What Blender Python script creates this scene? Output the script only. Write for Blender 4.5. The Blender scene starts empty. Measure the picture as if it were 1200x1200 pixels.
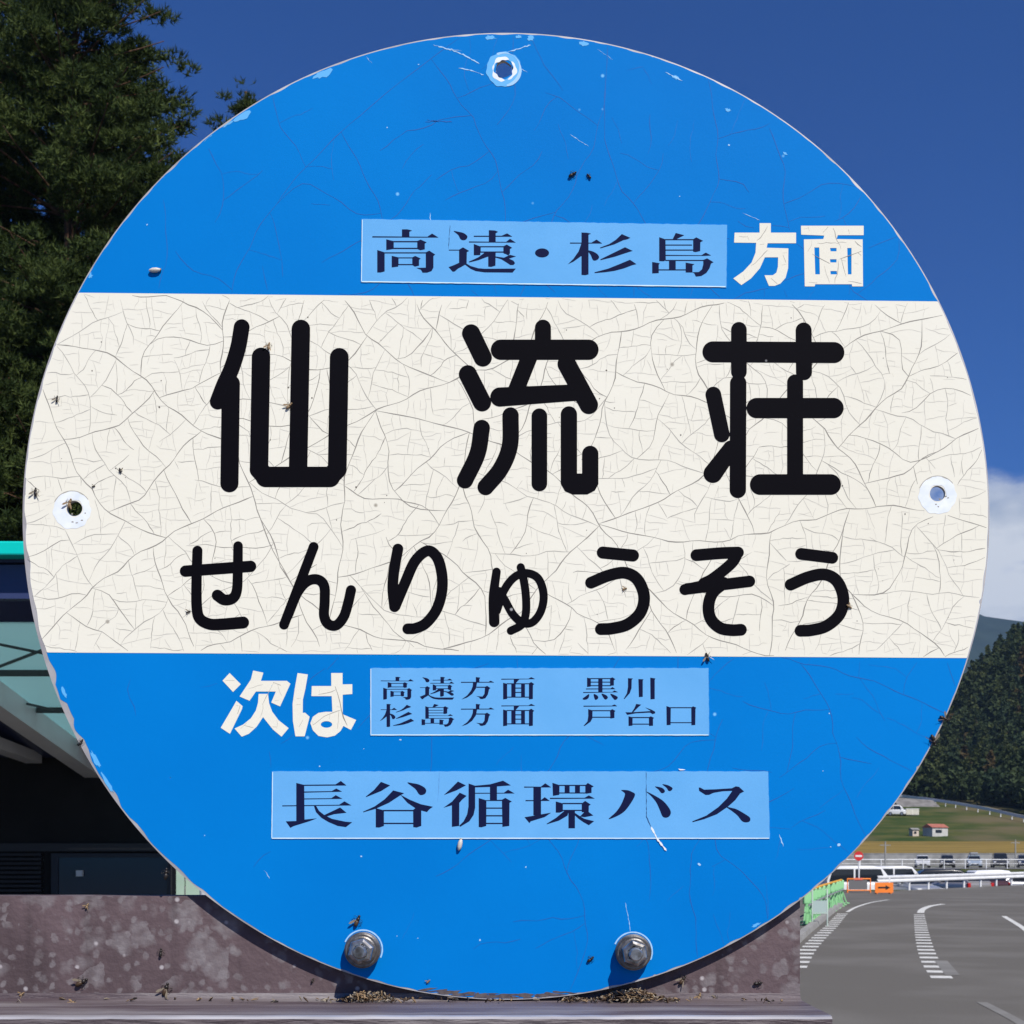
import bpy, bmesh, math, random
import numpy as np
from mathutils import Vector, Matrix

R = math.radians
C = bpy.context.scene.collection
SC = bpy.context.scene
F = 1893.0            # focal length in photo pixels (1200 px wide)
D0 = 0.75             # camera to sign face
H = 1.7               # camera height
S0 = D0 / F           # metres per photo pixel on the sign face
HOR = 1000.0          # horizon row in the photo
HAZE_D = 0.00010

# ---------------------------------------------------------------- camera
cam_d = bpy.data.cameras.new('camera')
cam_d.sensor_width = 36.0
cam_d.lens = F / 1200.0 * 36.0
cam_d.shift_y = (HOR - 600.0) / 1200.0
cam_d.clip_start = 0.02
cam_d.clip_end = 12000
cam_d.dof.use_dof = True
cam_d.dof.focus_distance = D0
cam_d.dof.aperture_fstop = 100
cam = bpy.data.objects.new('camera', cam_d)
C.objects.link(cam)
cam.location = (0, -D0, H)
cam.rotation_euler = (R(90), 0, 0)
SC.camera = cam

# ---------------------------------------------------------------- sun and sky
TO_SUN = Vector((0.50, -1.0, 1.25)).normalized()
sun_el = math.asin(TO_SUN.z)
sun_az = math.atan2(TO_SUN.x, TO_SUN.y)
sd = bpy.data.lights.new('sun', 'SUN')
sd.energy = 4.85
sd.angle = R(0.5)
sd.color = (1.0, 0.955, 0.89)
sun = bpy.data.objects.new('sun', sd)
C.objects.link(sun)
sun.rotation_euler = TO_SUN.to_track_quat('Z', 'Y').to_euler()
sun.location = (0, 0, 50)

W = bpy.data.worlds.new('World')
SC.world = W
W.use_nodes = True
nt = W.node_tree
nt.nodes.clear()
N = nt.nodes.new
out = N('ShaderNodeOutputWorld')
bg = N('ShaderNodeBackground')
bg.inputs['Strength'].default_value = 0.068
sky = N('ShaderNodeTexSky')
sky.sky_type = 'NISHITA'
sky.sun_disc = False
sky.sun_elevation = sun_el
sky.sun_rotation = sun_az
sky.altitude = 900
sky.air_density = 1.0
sky.dust_density = 0.1
sky.ozone_density = 3.0
tint = N('ShaderNodeMix'); tint.data_type = 'RGBA'; tint.blend_type = 'MULTIPLY'
tint.inputs['Factor'].default_value = 1.0
tint.inputs['B'].default_value = (0.085, 0.42, 1.02, 1)
nt.links.new(sky.outputs[0], tint.inputs['A'])
# clouds: a real bank low in the sky to the right
tc = N('ShaderNodeTexCoord')
sep = N('ShaderNodeSeparateXYZ')
nt.links.new(tc.outputs['Generated'], sep.inputs[0])
noi = N('ShaderNodeTexNoise'); noi.inputs['Scale'].default_value = 12.0
noi.inputs['Detail'].default_value = 7; noi.inputs['Roughness'].default_value = 0.55
mp = N('ShaderNodeMapping'); mp.inputs['Scale'].default_value = (1, 1, 1.9)
mp.inputs['Location'].default_value = (0.13, 0.2, 0.05)
nt.links.new(tc.outputs['Generated'], mp.inputs[0])
nt.links.new(mp.outputs[0], noi.inputs['Vector'])
def mr(src, a, b, c, d):
    m = N('ShaderNodeMapRange'); m.interpolation_type = 'SMOOTHSTEP'
    m.inputs[1].default_value = a; m.inputs[2].default_value = b
    m.inputs[3].default_value = c; m.inputs[4].default_value = d
    nt.links.new(src, m.inputs[0]); return m.outputs[0]
def mth(op, a, b=None):
    m = N('ShaderNodeMath'); m.operation = op
    for i, v in enumerate((a, b)):
        if v is None: continue
        if isinstance(v, (int, float)): m.inputs[i].default_value = v
        else: nt.links.new(v, m.inputs[i])
    return m.outputs[0]
low = mr(sep.outputs['Z'], 0.19, 0.268, 1.0, 0.0)
dens = mth('ADD', mth('MULTIPLY', low, 0.43), mth('MULTIPLY', noi.outputs['Fac'], 0.9))
side = mr(sep.outputs['X'], 0.05, 0.22, 0.0, 1.0)
mask = mth('MULTIPLY', mr(dens, 0.64, 0.80, 0.0, 1.0), mth('MULTIPLY', side, low))
noi2 = N('ShaderNodeTexNoise'); noi2.inputs['Scale'].default_value = 13.0
noi2.inputs['Detail'].default_value = 6
nt.links.new(mp.outputs[0], noi2.inputs['Vector'])
cr = N('ShaderNodeValToRGB')
cr.color_ramp.elements[0].position = 0.38; cr.color_ramp.elements[0].color = (3.4, 4.4, 6.2, 1)
cr.color_ramp.elements[1].position = 0.62; cr.color_ramp.elements[1].color = (9.6, 10.0, 10.6, 1)
nt.links.new(noi2.outputs['Fac'], cr.inputs[0])
cm = N('ShaderNodeMix'); cm.data_type = 'RGBA'
nt.links.new(mth('MULTIPLY', mask, 0.92), cm.inputs['Factor'])
nt.links.new(tint.outputs['Result'], cm.inputs['A'])
nt.links.new(cr.outputs[0], cm.inputs['B'])
nt.links.new(cm.outputs['Result'], bg.inputs['Color'])
nt.links.new(bg.outputs[0], out.inputs['Surface'])

SC.view_settings.view_transform = 'Standard'
SC.view_settings.look = 'None'
SC.view_settings.exposure = 0.25
SC.view_settings.gamma = 1.0
SC.view_settings.use_curve_mapping = False
SC.cycles.max_bounces = 8
SC.cycles.transparent_max_bounces = 8
SC.cycles.volume_bounces = 0

# ================================================================ helpers
def mat(name, col, rough=0.6, metal=0.0, spec=0.4, coat=0.0):
    m = bpy.data.materials.new(name); m.use_nodes = True
    b = m.node_tree.nodes['Principled BSDF']
    b.inputs['Base Color'].default_value = (*col, 1)
    b.inputs['Roughness'].default_value = rough
    b.inputs['Metallic'].default_value = metal
    b.inputs['Specular IOR Level'].default_value = spec
    b.inputs['Coat Weight'].default_value = coat
    return m

def noisy(name, c1, c2, scale=8, rough=0.7, detail=6, lo=0.35, hi=0.65, bump=0.0, bscale=None,
          metal=0.0, spec=0.3, stretch=None, c3=None, scale3=1.0, lo3=0.5, hi3=0.7, rough2=None):
    m = mat(name, c1, rough, metal, spec)
    t = m.node_tree; b = t.nodes['Principled BSDF']
    co = t.nodes.new('ShaderNodeTexCoord'); vec = co.outputs['Object']
    if stretch:
        mpn = t.nodes.new('ShaderNodeMapping'); mpn.inputs['Scale'].default_value = stretch
        t.links.new(vec, mpn.inputs[0]); vec = mpn.outputs[0]
    n = t.nodes.new('ShaderNodeTexNoise'); n.inputs['Scale'].default_value = scale
    n.inputs['Detail'].default_value = detail
    t.links.new(vec, n.inputs['Vector'])
    r = t.nodes.new('ShaderNodeValToRGB')
    r.color_ramp.elements[0].position = lo; r.color_ramp.elements[0].color = (*c1, 1)
    r.color_ramp.elements[1].position = hi; r.color_ramp.elements[1].color = (*c2, 1)
    t.links.new(n.outputs['Fac'], r.inputs[0])
    col = r.outputs[0]
    if c3:
        n3 = t.nodes.new('ShaderNodeTexNoise'); n3.inputs['Scale'].default_value = scale3
        n3.inputs['Detail'].default_value = 5
        t.links.new(vec, n3.inputs['Vector'])
        mm = t.nodes.new('ShaderNodeMapRange'); mm.inputs[1].default_value = lo3; mm.inputs[2].default_value = hi3
        t.links.new(n3.outputs['Fac'], mm.inputs[0])
        mx = t.nodes.new('ShaderNodeMix'); mx.data_type = 'RGBA'
        t.links.new(mm.outputs[0], mx.inputs['Factor']); t.links.new(col, mx.inputs['A'])
        mx.inputs['B'].default_value = (*c3, 1); col = mx.outputs['Result']
    t.links.new(col, b.inputs['Base Color'])
    if rough2 is not None:
        rr = t.nodes.new('ShaderNodeMapRange'); rr.inputs[3].default_value = rough; rr.inputs[4].default_value = rough2
        t.links.new(n.outputs['Fac'], rr.inputs[0]); t.links.new(rr.outputs[0], b.inputs['Roughness'])
    if bump:
        n2 = t.nodes.new('ShaderNodeTexNoise'); n2.inputs['Scale'].default_value = bscale or scale * 4
        n2.inputs['Detail'].default_value = 6
        t.links.new(vec, n2.inputs['Vector'])
        bp = t.nodes.new('ShaderNodeBump'); bp.inputs['Strength'].default_value = bump
        bp.inputs['Distance'].default_value = 0.02 if scale < 100 else 0.0006
        t.links.new(n2.outputs['Fac'], bp.inputs['Height']); t.links.new(bp.outputs[0], b.inputs['Normal'])
    return m

def tag(o, label=None, cat=None, group=None, kind=None):
    if label: o['label'] = label
    if cat: o['category'] = cat
    if group: o['group'] = group
    if kind: o['kind'] = kind
    return o

def empty(name, loc=(0, 0, 0), rz=0.0):
    o = bpy.data.objects.new(name, None); C.objects.link(o)
    o.location = loc; o.rotation_euler = (0, 0, rz); o.empty_display_size = 0.2
    return o

class MB:
    """collects faces for ONE mesh object"""
    def __init__(s): s.v = []; s.f = []; s.m = []; s.smooth = []
    def add(s, vs, fs, mi=0, sm=False):
        k = len(s.v); s.v.extend([tuple(q) for q in vs])
        for f in fs:
            s.f.append([k + i for i in f]); s.m.append(mi); s.smooth.append(sm)
    def box(s, a, b, mi=0):
        x0, y0, z0 = a; x1, y1, z1 = b
        vs = [(x0, y0, z0), (x1, y0, z0), (x1, y1, z0), (x0, y1, z0), (x0, y0, z1), (x1, y0, z1), (x1, y1, z1), (x0, y1, z1)]
        s.add(vs, [(0, 3, 2, 1), (4, 5, 6, 7), (0, 1, 5, 4), (1, 2, 6, 5), (2, 3, 7, 6), (3, 0, 4, 7)], mi)
    def bar(s, p, q, w, h=None, mi=0):
        h = h or w; p = Vector(p); q = Vector(q); d = (q - p).normalized()
        up = Vector((0, 0, 1)) if abs(d.z) < 0.95 else Vector((0, 1, 0))
        u = d.cross(up).normalized() * w / 2; t = u.cross(d).normalized() * h / 2
        vs = [p - u - t, p + u - t, p + u + t, p - u + t, q - u - t, q + u - t, q + u + t, q - u + t]
        s.add(vs, [(0, 1, 2, 3), (7, 6, 5, 4), (0, 4, 5, 1), (1, 5, 6, 2), (2, 6, 7, 3), (3, 7, 4, 0)], mi)
    def tube(s, pts, rad, n=10, mi=0, cap=True, sm=True):
        pts = [Vector(p) for p in pts]
        rads = rad if isinstance(rad, (list, tuple)) else [rad] * len(pts)
        rings = []
        prevu = None
        for i, p in enumerate(pts):
            d = (pts[min(i + 1, len(pts) - 1)] - pts[max(i - 1, 0)]).normalized()
            up = Vector((0, 0, 1)) if abs(d.z) < 0.95 else Vector((0, 1, 0))
            u = d.cross(up).normalized() if prevu is None else (prevu - d * prevu.dot(d)).normalized()
            prevu = u; w = d.cross(u)
            rings.append([p + (u * math.cos(2 * math.pi * k / n) + w * math.sin(2 * math.pi * k / n)) * rads[i] for k in range(n)])
        vs = [v for r in rings for v in r]; fs = []
        for i in range(len(pts) - 1):
            for k in range(n):
                a = i * n + k; b = i * n + (k + 1) % n
                fs.append((a, b, b + n, a + n))
        s.add(vs, fs, mi, sm)
        if cap:
            s.add(rings[0], [tuple(reversed(range(n)))], mi); s.add(rings[-1], [tuple(range(n))], mi)
    def lathe_y(s, c, prof, n=32, mi=0, sm=True, rot=0.0):
        """profile [(radius, y)] revolved round an axis along Y through c"""
        vs = []; fs = []
        for r, y in prof:
            for k in range(n):
                a = 2 * math.pi * k / n + rot
                vs.append((c[0] + r * math.cos(a), c[1] + y, c[2] + r * math.sin(a)))
        for i in range(len(prof) - 1):
            for k in range(n):
                a = i * n + k; b = i * n + (k + 1) % n
                fs.append((a, a + n, b + n, b))
        s.add(vs, fs, mi, sm)
    def build(s, name, mats, parent=None, origin=(0, 0, 0), bevel=0.0):
        me = bpy.data.meshes.new(name)
        o = Vector(origin)
        me.from_pydata([(v[0] - o.x, v[1] - o.y, v[2] - o.z) for v in s.v], [], s.f)
        for m in (mats if isinstance(mats, (list, tuple)) else [mats]): me.materials.append(m)
        me.polygons.foreach_set('material_index', s.m)
        me.polygons.foreach_set('use_smooth', s.smooth)
        me.update()
        ob = bpy.data.objects.new(name, me); C.objects.link(ob)
        if parent: ob.parent = parent
        else: ob.location = o
        if bevel:
            bv = ob.modifiers.new('bevel', 'BEVEL'); bv.width = bevel; bv.segments = 2; bv.limit_method = 'ANGLE'
        return ob

def np_mesh(name, verts, tris, mats, parent=None, midx=None):
    me = bpy.data.meshes.new(name)
    nv, nf = len(verts), len(tris); k = tris.shape[1]
    me.vertices.add(nv); me.vertices.foreach_set('co', np.ascontiguousarray(verts, dtype=np.float32).ravel())
    me.loops.add(nf * k); me.loops.foreach_set('vertex_index', np.ascontiguousarray(tris, dtype=np.int32).ravel())
    me.polygons.add(nf)
    me.polygons.foreach_set('loop_start', np.arange(0, nf * k, k, dtype=np.int32))
    for m in (mats if isinstance(mats, (list, tuple)) else [mats]): me.materials.append(m)
    if midx is not None: me.polygons.foreach_set('material_index', np.ascontiguousarray(midx, dtype=np.int32))
    me.update(calc_edges=True); me.validate()
    ob = bpy.data.objects.new(name, me); C.objects.link(ob)
    if parent: ob.parent = parent
    return ob

def copy_tree(o, parent=None):
    c = o.copy(); C.objects.link(c)
    if parent: c.parent = parent
    for ch in [x for x in bpy.data.objects if x.parent == o]: copy_tree(ch, c)
    return c

def at(px, py, d):
    """photo pixel at distance d (from the camera) -> point"""
    return Vector(((px - 600) / F * d, d - D0, H + (HOR - py) / F * d))
def ground(px, py, z=0.0):
    d = F * (H - z) / (py - HOR)
    return Vector(((px - 600) / F * d, d - D0, z))

# ================================================================ ground and large structure
def interp(x, tab):
    for (a, za), (b, zb) in zip(tab, tab[1:]):
        if x <= b: return za + (zb - za) * max(0.0, (x - a)) / (b - a)
    return tab[-1][1]
PROF = [(-5000, -.06), (78.0, -.06), (80.5, -.85), (165, -.85), (178, -.06), (203.4, -.06), (204.2, 1.55), (226, 3.2), (300, 11), (312, 12), (9000, 12)]
def sstep(t): t = min(1, max(0, t)); return t * t * (3 - 2 * t)
def hill_h(x):
    h = 51 - (146 - x) * 0.95
    h = 14 + 0.5 * ((h - 14) + math.sqrt((h - 14) ** 2 + 60))
    return min(h, 74) if x < 400 else 74
def gz(x, d):
    z = interp(d, PROF)
    if d > 308:
        z += hill_h(x * 433 / max(d, 433)) * sstep((d - 308) / 125) + 1.5 * math.sin(x * 0.11) * sstep((d - 308) / 60)
    return z
M_grass = noisy('meadow_grass', (.028, .055, .012), (.085, .088, .028), 0.22, .95, detail=10, c3=(.12, .10, .055), scale3=.06, lo3=.48, hi3=.66, spec=.1)
xs = sorted(set([-4000, -2000, -1000, -500, -300, -200] + list(range(-160, 260, 4)) + [280, 320, 380, 500, 800, 1500, 4000]))
ds = sorted(set([-300, -100, -40, 0, 40, 77.9, 78, 80.5, 100, 130, 165, 170, 178, 190, 203.4, 204.2, 210, 218, 226, 240, 255, 270, 285, 300, 306] +
                list(range(308, 460, 6)) + [480, 520, 600, 800, 1200, 2000, 4500]))
mb = MB()
vs = [(x, d - D0, gz(x, d)) for d in ds for x in xs]
nx = len(xs)
fs = [(j * nx + i, j * nx + i + 1, (j + 1) * nx + i + 1, (j + 1) * nx + i) for j in range(len(ds) - 1) for i in range(nx - 1)]
mb.add(vs, fs, 0, True)
tag(mb.build('ground', M_grass), kind='structure')

M_asph = noisy('asphalt', (.094, .088, .078), (.142, .133, .119), 55, .9, detail=9, lo=.3, hi=.72, bump=.25, bscale=90, c3=(.165, .157, .145), scale3=.35, lo3=.45, hi3=.75, spec=.25)
def sheet(name, pts, z, m, kind='structure'):
    b = MB(); b.add([(p[0], p[1], z) for p in pts], [tuple(range(len(pts)))])
    return tag(b.build(name, m), kind=kind)
sheet('road', [(-60, -30), (60, -30), (75, 74.0), (28.4, 87.3), (16.3, 71.4), (11, 77), (-60, 77)], 0.0, M_asph)
b = MB(); b.add([(-40, 80, -.80), (120, 80, -.80), (120, 160, -.80), (-40, 160, -.80)], [(0, 1, 2, 3)])
tag(b.build('lower_car_park', M_asph), kind='structure')
M_asph2 = noisy('pale_asphalt', (.15, .15, .15), (.20, .2, .2), 3, .9, spec=.2)
sheet('upper_car_park', [(-60, 177.6), (160, 177.6), (160, 202.6), (-60, 202.6)], 0.0, M_asph2)
b = MB()
rf = [(x, d - D0, gz(x, d) + .12) for d in (205, 210, 218, 226.5) for x in range(-40, 161, 10)]
b.add(rf, [(j * 21 + i, j * 21 + i + 1, (j + 1) * 21 + i + 1, (j + 1) * 21 + i) for j in range(3) for i in range(20)])
tag(b.build('rice_field', noisy('ripe_rice', (.17, .12, .035), (.26, .185, .055), .5, .95, stretch=(.2, 2.5, 1), spec=.1, c3=(.11, .09, .03), scale3=.4, lo3=.52, hi3=.7)), kind='structure')

# road markings
M_wpaint = noisy('road_paint', (.50, .50, .48), (.66, .66, .63), 6, .8, c3=(.22, .22, .21), scale3=16, lo3=.6, hi3=.75)
M_fpaint = noisy('worn_road_paint', (.17, .165, .155), (.21, .205, .195), 1.5, .9)
def polyline(pts, step):
    """resample a smooth curve through 2-D points"""
    P = [np.array(p, float) for p in pts]; P = [2 * P[0] - P[1]] + P + [2 * P[-1] - P[-2]]
    dense = []
    for i in range(1, len(P) - 2):
        for t in np.linspace(0, 1, 30, endpoint=False):
            dense.append(0.5 * ((2 * P[i]) + (-P[i - 1] + P[i + 1]) * t + (2 * P[i - 1] - 5 * P[i] + 4 * P[i + 1] - P[i + 2]) * t * t + (-P[i - 1] + 3 * P[i] - 3 * P[i + 1] + P[i + 2]) * t ** 3))
    dense.append(P[-2]); outp = [dense[0]]; acc = 0
    for a, c in zip(dense, dense[1:]):
        acc += np.linalg.norm(c - a)
        if acc >= step: outp.append(c); acc = 0
    return outp
mark = MB()
def bars(pts, n, across=.29, along=.44, step=1.03, left=True):
    L = polyline(pts, step)
    for i in range(min(n, len(L) - 1)):
        t = (L[i + 1] - L[i]); t /= np.linalg.norm(t); nn = np.array([-t[1], t[0]]) * across
        q = [L[i], L[i] + t * along, L[i] + t * along + nn, L[i] + nn]
        mark.add([(p[0], p[1], .004) for p in q], [(0, 3, 2, 1)])
def stripe(pts, w, z=.004, mbx=None):
    L = polyline(pts, .6); vs = []; 
    for i, p in enumerate(L):
        t = L[min(i + 1, len(L) - 1)] - L[max(i - 1, 0)]; t /= np.linalg.norm(t); nn = np.array([-t[1], t[0]]) * w
        vs += [(p[0], p[1], z), (p[0] + nn[0], p[1] + nn[1], z)]
    (mbx or mark).add(vs, [(2 * i, 2 * i + 2, 2 * i + 3, 2 * i + 1) for i in range(len(L) - 1)])
def G(*pp): return [tuple(ground(x, y))[:2] for x, y in pp]
left_edge = G((945.3, 1134.5), (951.4, 1122), (957.5, 1112), (964.9, 1103), (971.6, 1095.8), (978.4, 1089), (984, 1083), (989.6, 1075.5), (995.3, 1068.8))
bars(left_edge, 40)
stripe(G((995.3, 1068.8), (1005, 1063.4), (1022, 1058), (1044.8, 1054.1)), .11)
right_edge = G((1117, 1146.8), (1105.5, 1132.7), (1099.2, 1122.5), (1094.7, 1112.6), (1090.7, 1100.9), (1087.8, 1090.7), (1085.3, 1080), (1083, 1070))
bars(right_edge, 40)
stripe(G((1083, 1070), (1085, 1066), (1094, 1062), (1110, 1059.3)), .2)
stripe(G((1213, 1096), (1200, 1086), (1178, 1073)), .13)
tag(mark.build('road_markings', M_wpaint), kind='structure')
fm = MB()
stripe(G((1235, 1220), (1200, 1197), (1147, 1170)), .12, .0045, fm)
stripe(G((1125, 1143), (1110, 1126)), .2, .0045, fm)
stripe(G((1110, 1054.3), (1095, 1053.5)), .25, .0045, fm)
tag(fm.build('faded_road_markings', M_fpaint), kind='structure')
# kerb beside the barricades
kb = MB()
kl = polyline(G((925, 1118), (945, 1098), (960, 1085), (975, 1072), (988, 1062)), .5)
vs = []
for i, p in enumerate(kl):
    t = kl[min(i + 1, len(kl) - 1)] - kl[max(i - 1, 0)]; t /= np.linalg.norm(t); nn = np.array([-t[1], t[0]])
    for off, z in ((0, 0), (.02, .11), (.17, .11), (.19, 0)): vs.append((p[0] + nn[0] * off, p[1] + nn[1] * off, z))
kb.add(vs, [(4 * i + k, 4 * i + 4 + k, 4 * i + 5 + k, 4 * i + 1 + k) for i in range(len(kl) - 1) for k in range(3)] + [(0, 1, 2, 3)])
tag(kb.build('kerb', noisy('kerb_concrete', (.24, .235, .225), (.33, .325, .31), 4, .9, bump=.2)), kind='structure')

# retaining wall behind the upper cars
M_conc = noisy('concrete', (.22, .22, .215), (.30, .30, .29), 1.2, .9, bump=.2, c3=(.15, .15, .145), scale3=.5, lo3=.5, hi3=.75)
b = MB(); b.box((-60, 202.7, -.05), (160, 203.1, 1.62)); b.box((-60, 202.66, 1.62), (160, 203.14, 1.72))
tag(b.build('retaining_wall', M_conc, origin=(50, 202.9, 0)), 'long low grey concrete retaining wall behind the parked cars', 'wall')

# distant ridge
M_ridge = noisy('far_forest_ground', (.012, .022, .018), (.022, .036, .027), .01, .95, spec=.05)
b = MB(); rng = random.Random(5)
prof = []
for i in range(61):
    x = -2600 + i * 100
    h = 287 + 70 * math.sin(x * .0021 + 1.0) + 34 * math.sin(x * .0063 + .4) + 14 * math.sin(x * .017)
    prof.append((x, h))
vs = []
for x, h in prof:
    vs += [(x * 1.5, 2250, 0), (x * 1.5, 2625, h * .82), (x * 1.5, 3075, h * 1.5), (x * 1.5, 3750, h * .6)]
b.add(vs, [(4 * i + k, 4 * i + 4 + k, 4 * i + 5 + k, 4 * i + 1 + k) for i in range(60) for k in range(3)], 0, True)
tag(b.build('distant_hills', M_ridge), kind='structure')

# ---------------------------------------------------------------- wooded hill: one far-off wood
def foliage_mat(name, c1, c2, scale=.5):
    m = noisy(name, c1, c2, scale, .75, detail=4, lo=.3, hi=.7, spec=.15)
    t = m.node_tree; b = t.nodes['Principled BSDF']; o = t.nodes['Material Output']
    tr = t.nodes.new('ShaderNodeBsdfTranslucent'); mx = t.nodes.new('ShaderNodeMixShader'); mx.inputs[0].default_value = .22
    src = b.inputs['Base Color'].links[0].from_socket
    t.links.new(src, tr.inputs[0]); t.links.new(b.outputs[0], mx.inputs[1]); t.links.new(tr.outputs[0], mx.inputs[2])
    t.links.new(mx.outputs[0], o.inputs[0])
    return m
def tree_template(seed, kind, n):
    g = np.random.default_rng(seed)
    if kind == 'conifer':
        z = g.random(n) ** .75; r = (1 - z) * (.26 + .05 * np.sin(z * 40)) + .015
        a = g.random(n) * 6.283; rad = r * np.sqrt(g.random(n) * .6 + .4)
        c = np.stack([rad * np.cos(a), rad * np.sin(a), .08 + z * .92], 1); s = .042 + .04 * (1 - z)
    else:
        u = g.normal(size=(n, 3)); u /= np.linalg.norm(u, axis=1)[:, None]
        lob = 1 + .22 * np.sin(u[:, 0] * 5 + seed) * np.cos(u[:, 1] * 4) + .18 * np.sin(u[:, 2] * 7 + 2 * seed)
        c = u * (.30 * lob * (g.random(n) * .35 + .65))[:, None]; c[:, 2] = c[:, 2] * 1.25 + .6; s = np.full(n, .062)
    t1 = g.normal(size=(n, 3)); t1 /= np.linalg.norm(t1, axis=1)[:, None]
    t2 = g.normal(size=(n, 3)); t2 -= t1 * (t1 * t2).sum(1)[:, None]; t2 /= np.linalg.norm(t2, axis=1)[:, None]
    s = (s * (.6 + .8 * g.random(n)))[:, None]
    v = np.stack([c - t1 * s - t2 * s * .5, c + t1 * s - t2 * s * .5, c + t2 * s], 1)
    return v.reshape(-1, 3)
temps = [tree_template(i, 'conifer' if i < 4 else 'broad', 190) for i in range(7)]
g = np.random.default_rng(11)
V = []; MI = []
cnt = 0
for k in range(9600):
    if k < 8000: d = 311 + g.random() ** 1.1 * 165; x = 10 + g.random() * 190
    elif k < 8500: d = 470 + g.random() * 190; x = 60 + g.random() * 230
    else:
        d = 236 + g.random() * 78; x = 88.5 + g.random() * 60
        if d > 288 : x -= (d - 288) * .35
    z = gz(x, d)
    ti = int(g.integers(0, 7)); 
    if d < 322: ti = int(g.integers(4, 7)) if g.random() < .5 else ti
    elif g.random() < .35: ti = int(g.integers(4, 7))
    hgt = (6 + g.random() * 5) if ti < 4 else (4.5 + g.random() * 3.5)
    a = g.random() * 6.28; ca, sa = math.cos(a), math.sin(a)
    t = temps[ti] * hgt
    V.append(np.stack([t[:, 0] * ca - t[:, 1] * sa + x, t[:, 0] * sa + t[:, 1] * ca + d - D0, t[:, 2] + z - .4], 1))
    mi = int(g.choice([0, 1, 2, 3], p=[.45, .3, .2, .05]))
    MI.append(np.full(len(t) // 3, mi)); cnt += 1
V = np.concatenate(V); MI = np.concatenate(MI)
fm_ = [foliage_mat('far_cedar', (.032, .05, .021), (.05, .072, .028), .25), foliage_mat('far_oak', (.042, .06, .02), (.072, .088, .03), .25),
       foliage_mat('far_pine', (.02, .038, .02), (.038, .06, .028), .25), foliage_mat('far_autumn', (.06, .045, .018), (.085, .06, .025), .25)]
o = np_mesh('hillside_forest', V, np.arange(len(V)).reshape(-1, 3), fm_, midx=MI)
tag(o, 'dark mixed forest covering the hillside on the right', 'forest', kind='stuff')

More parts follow.
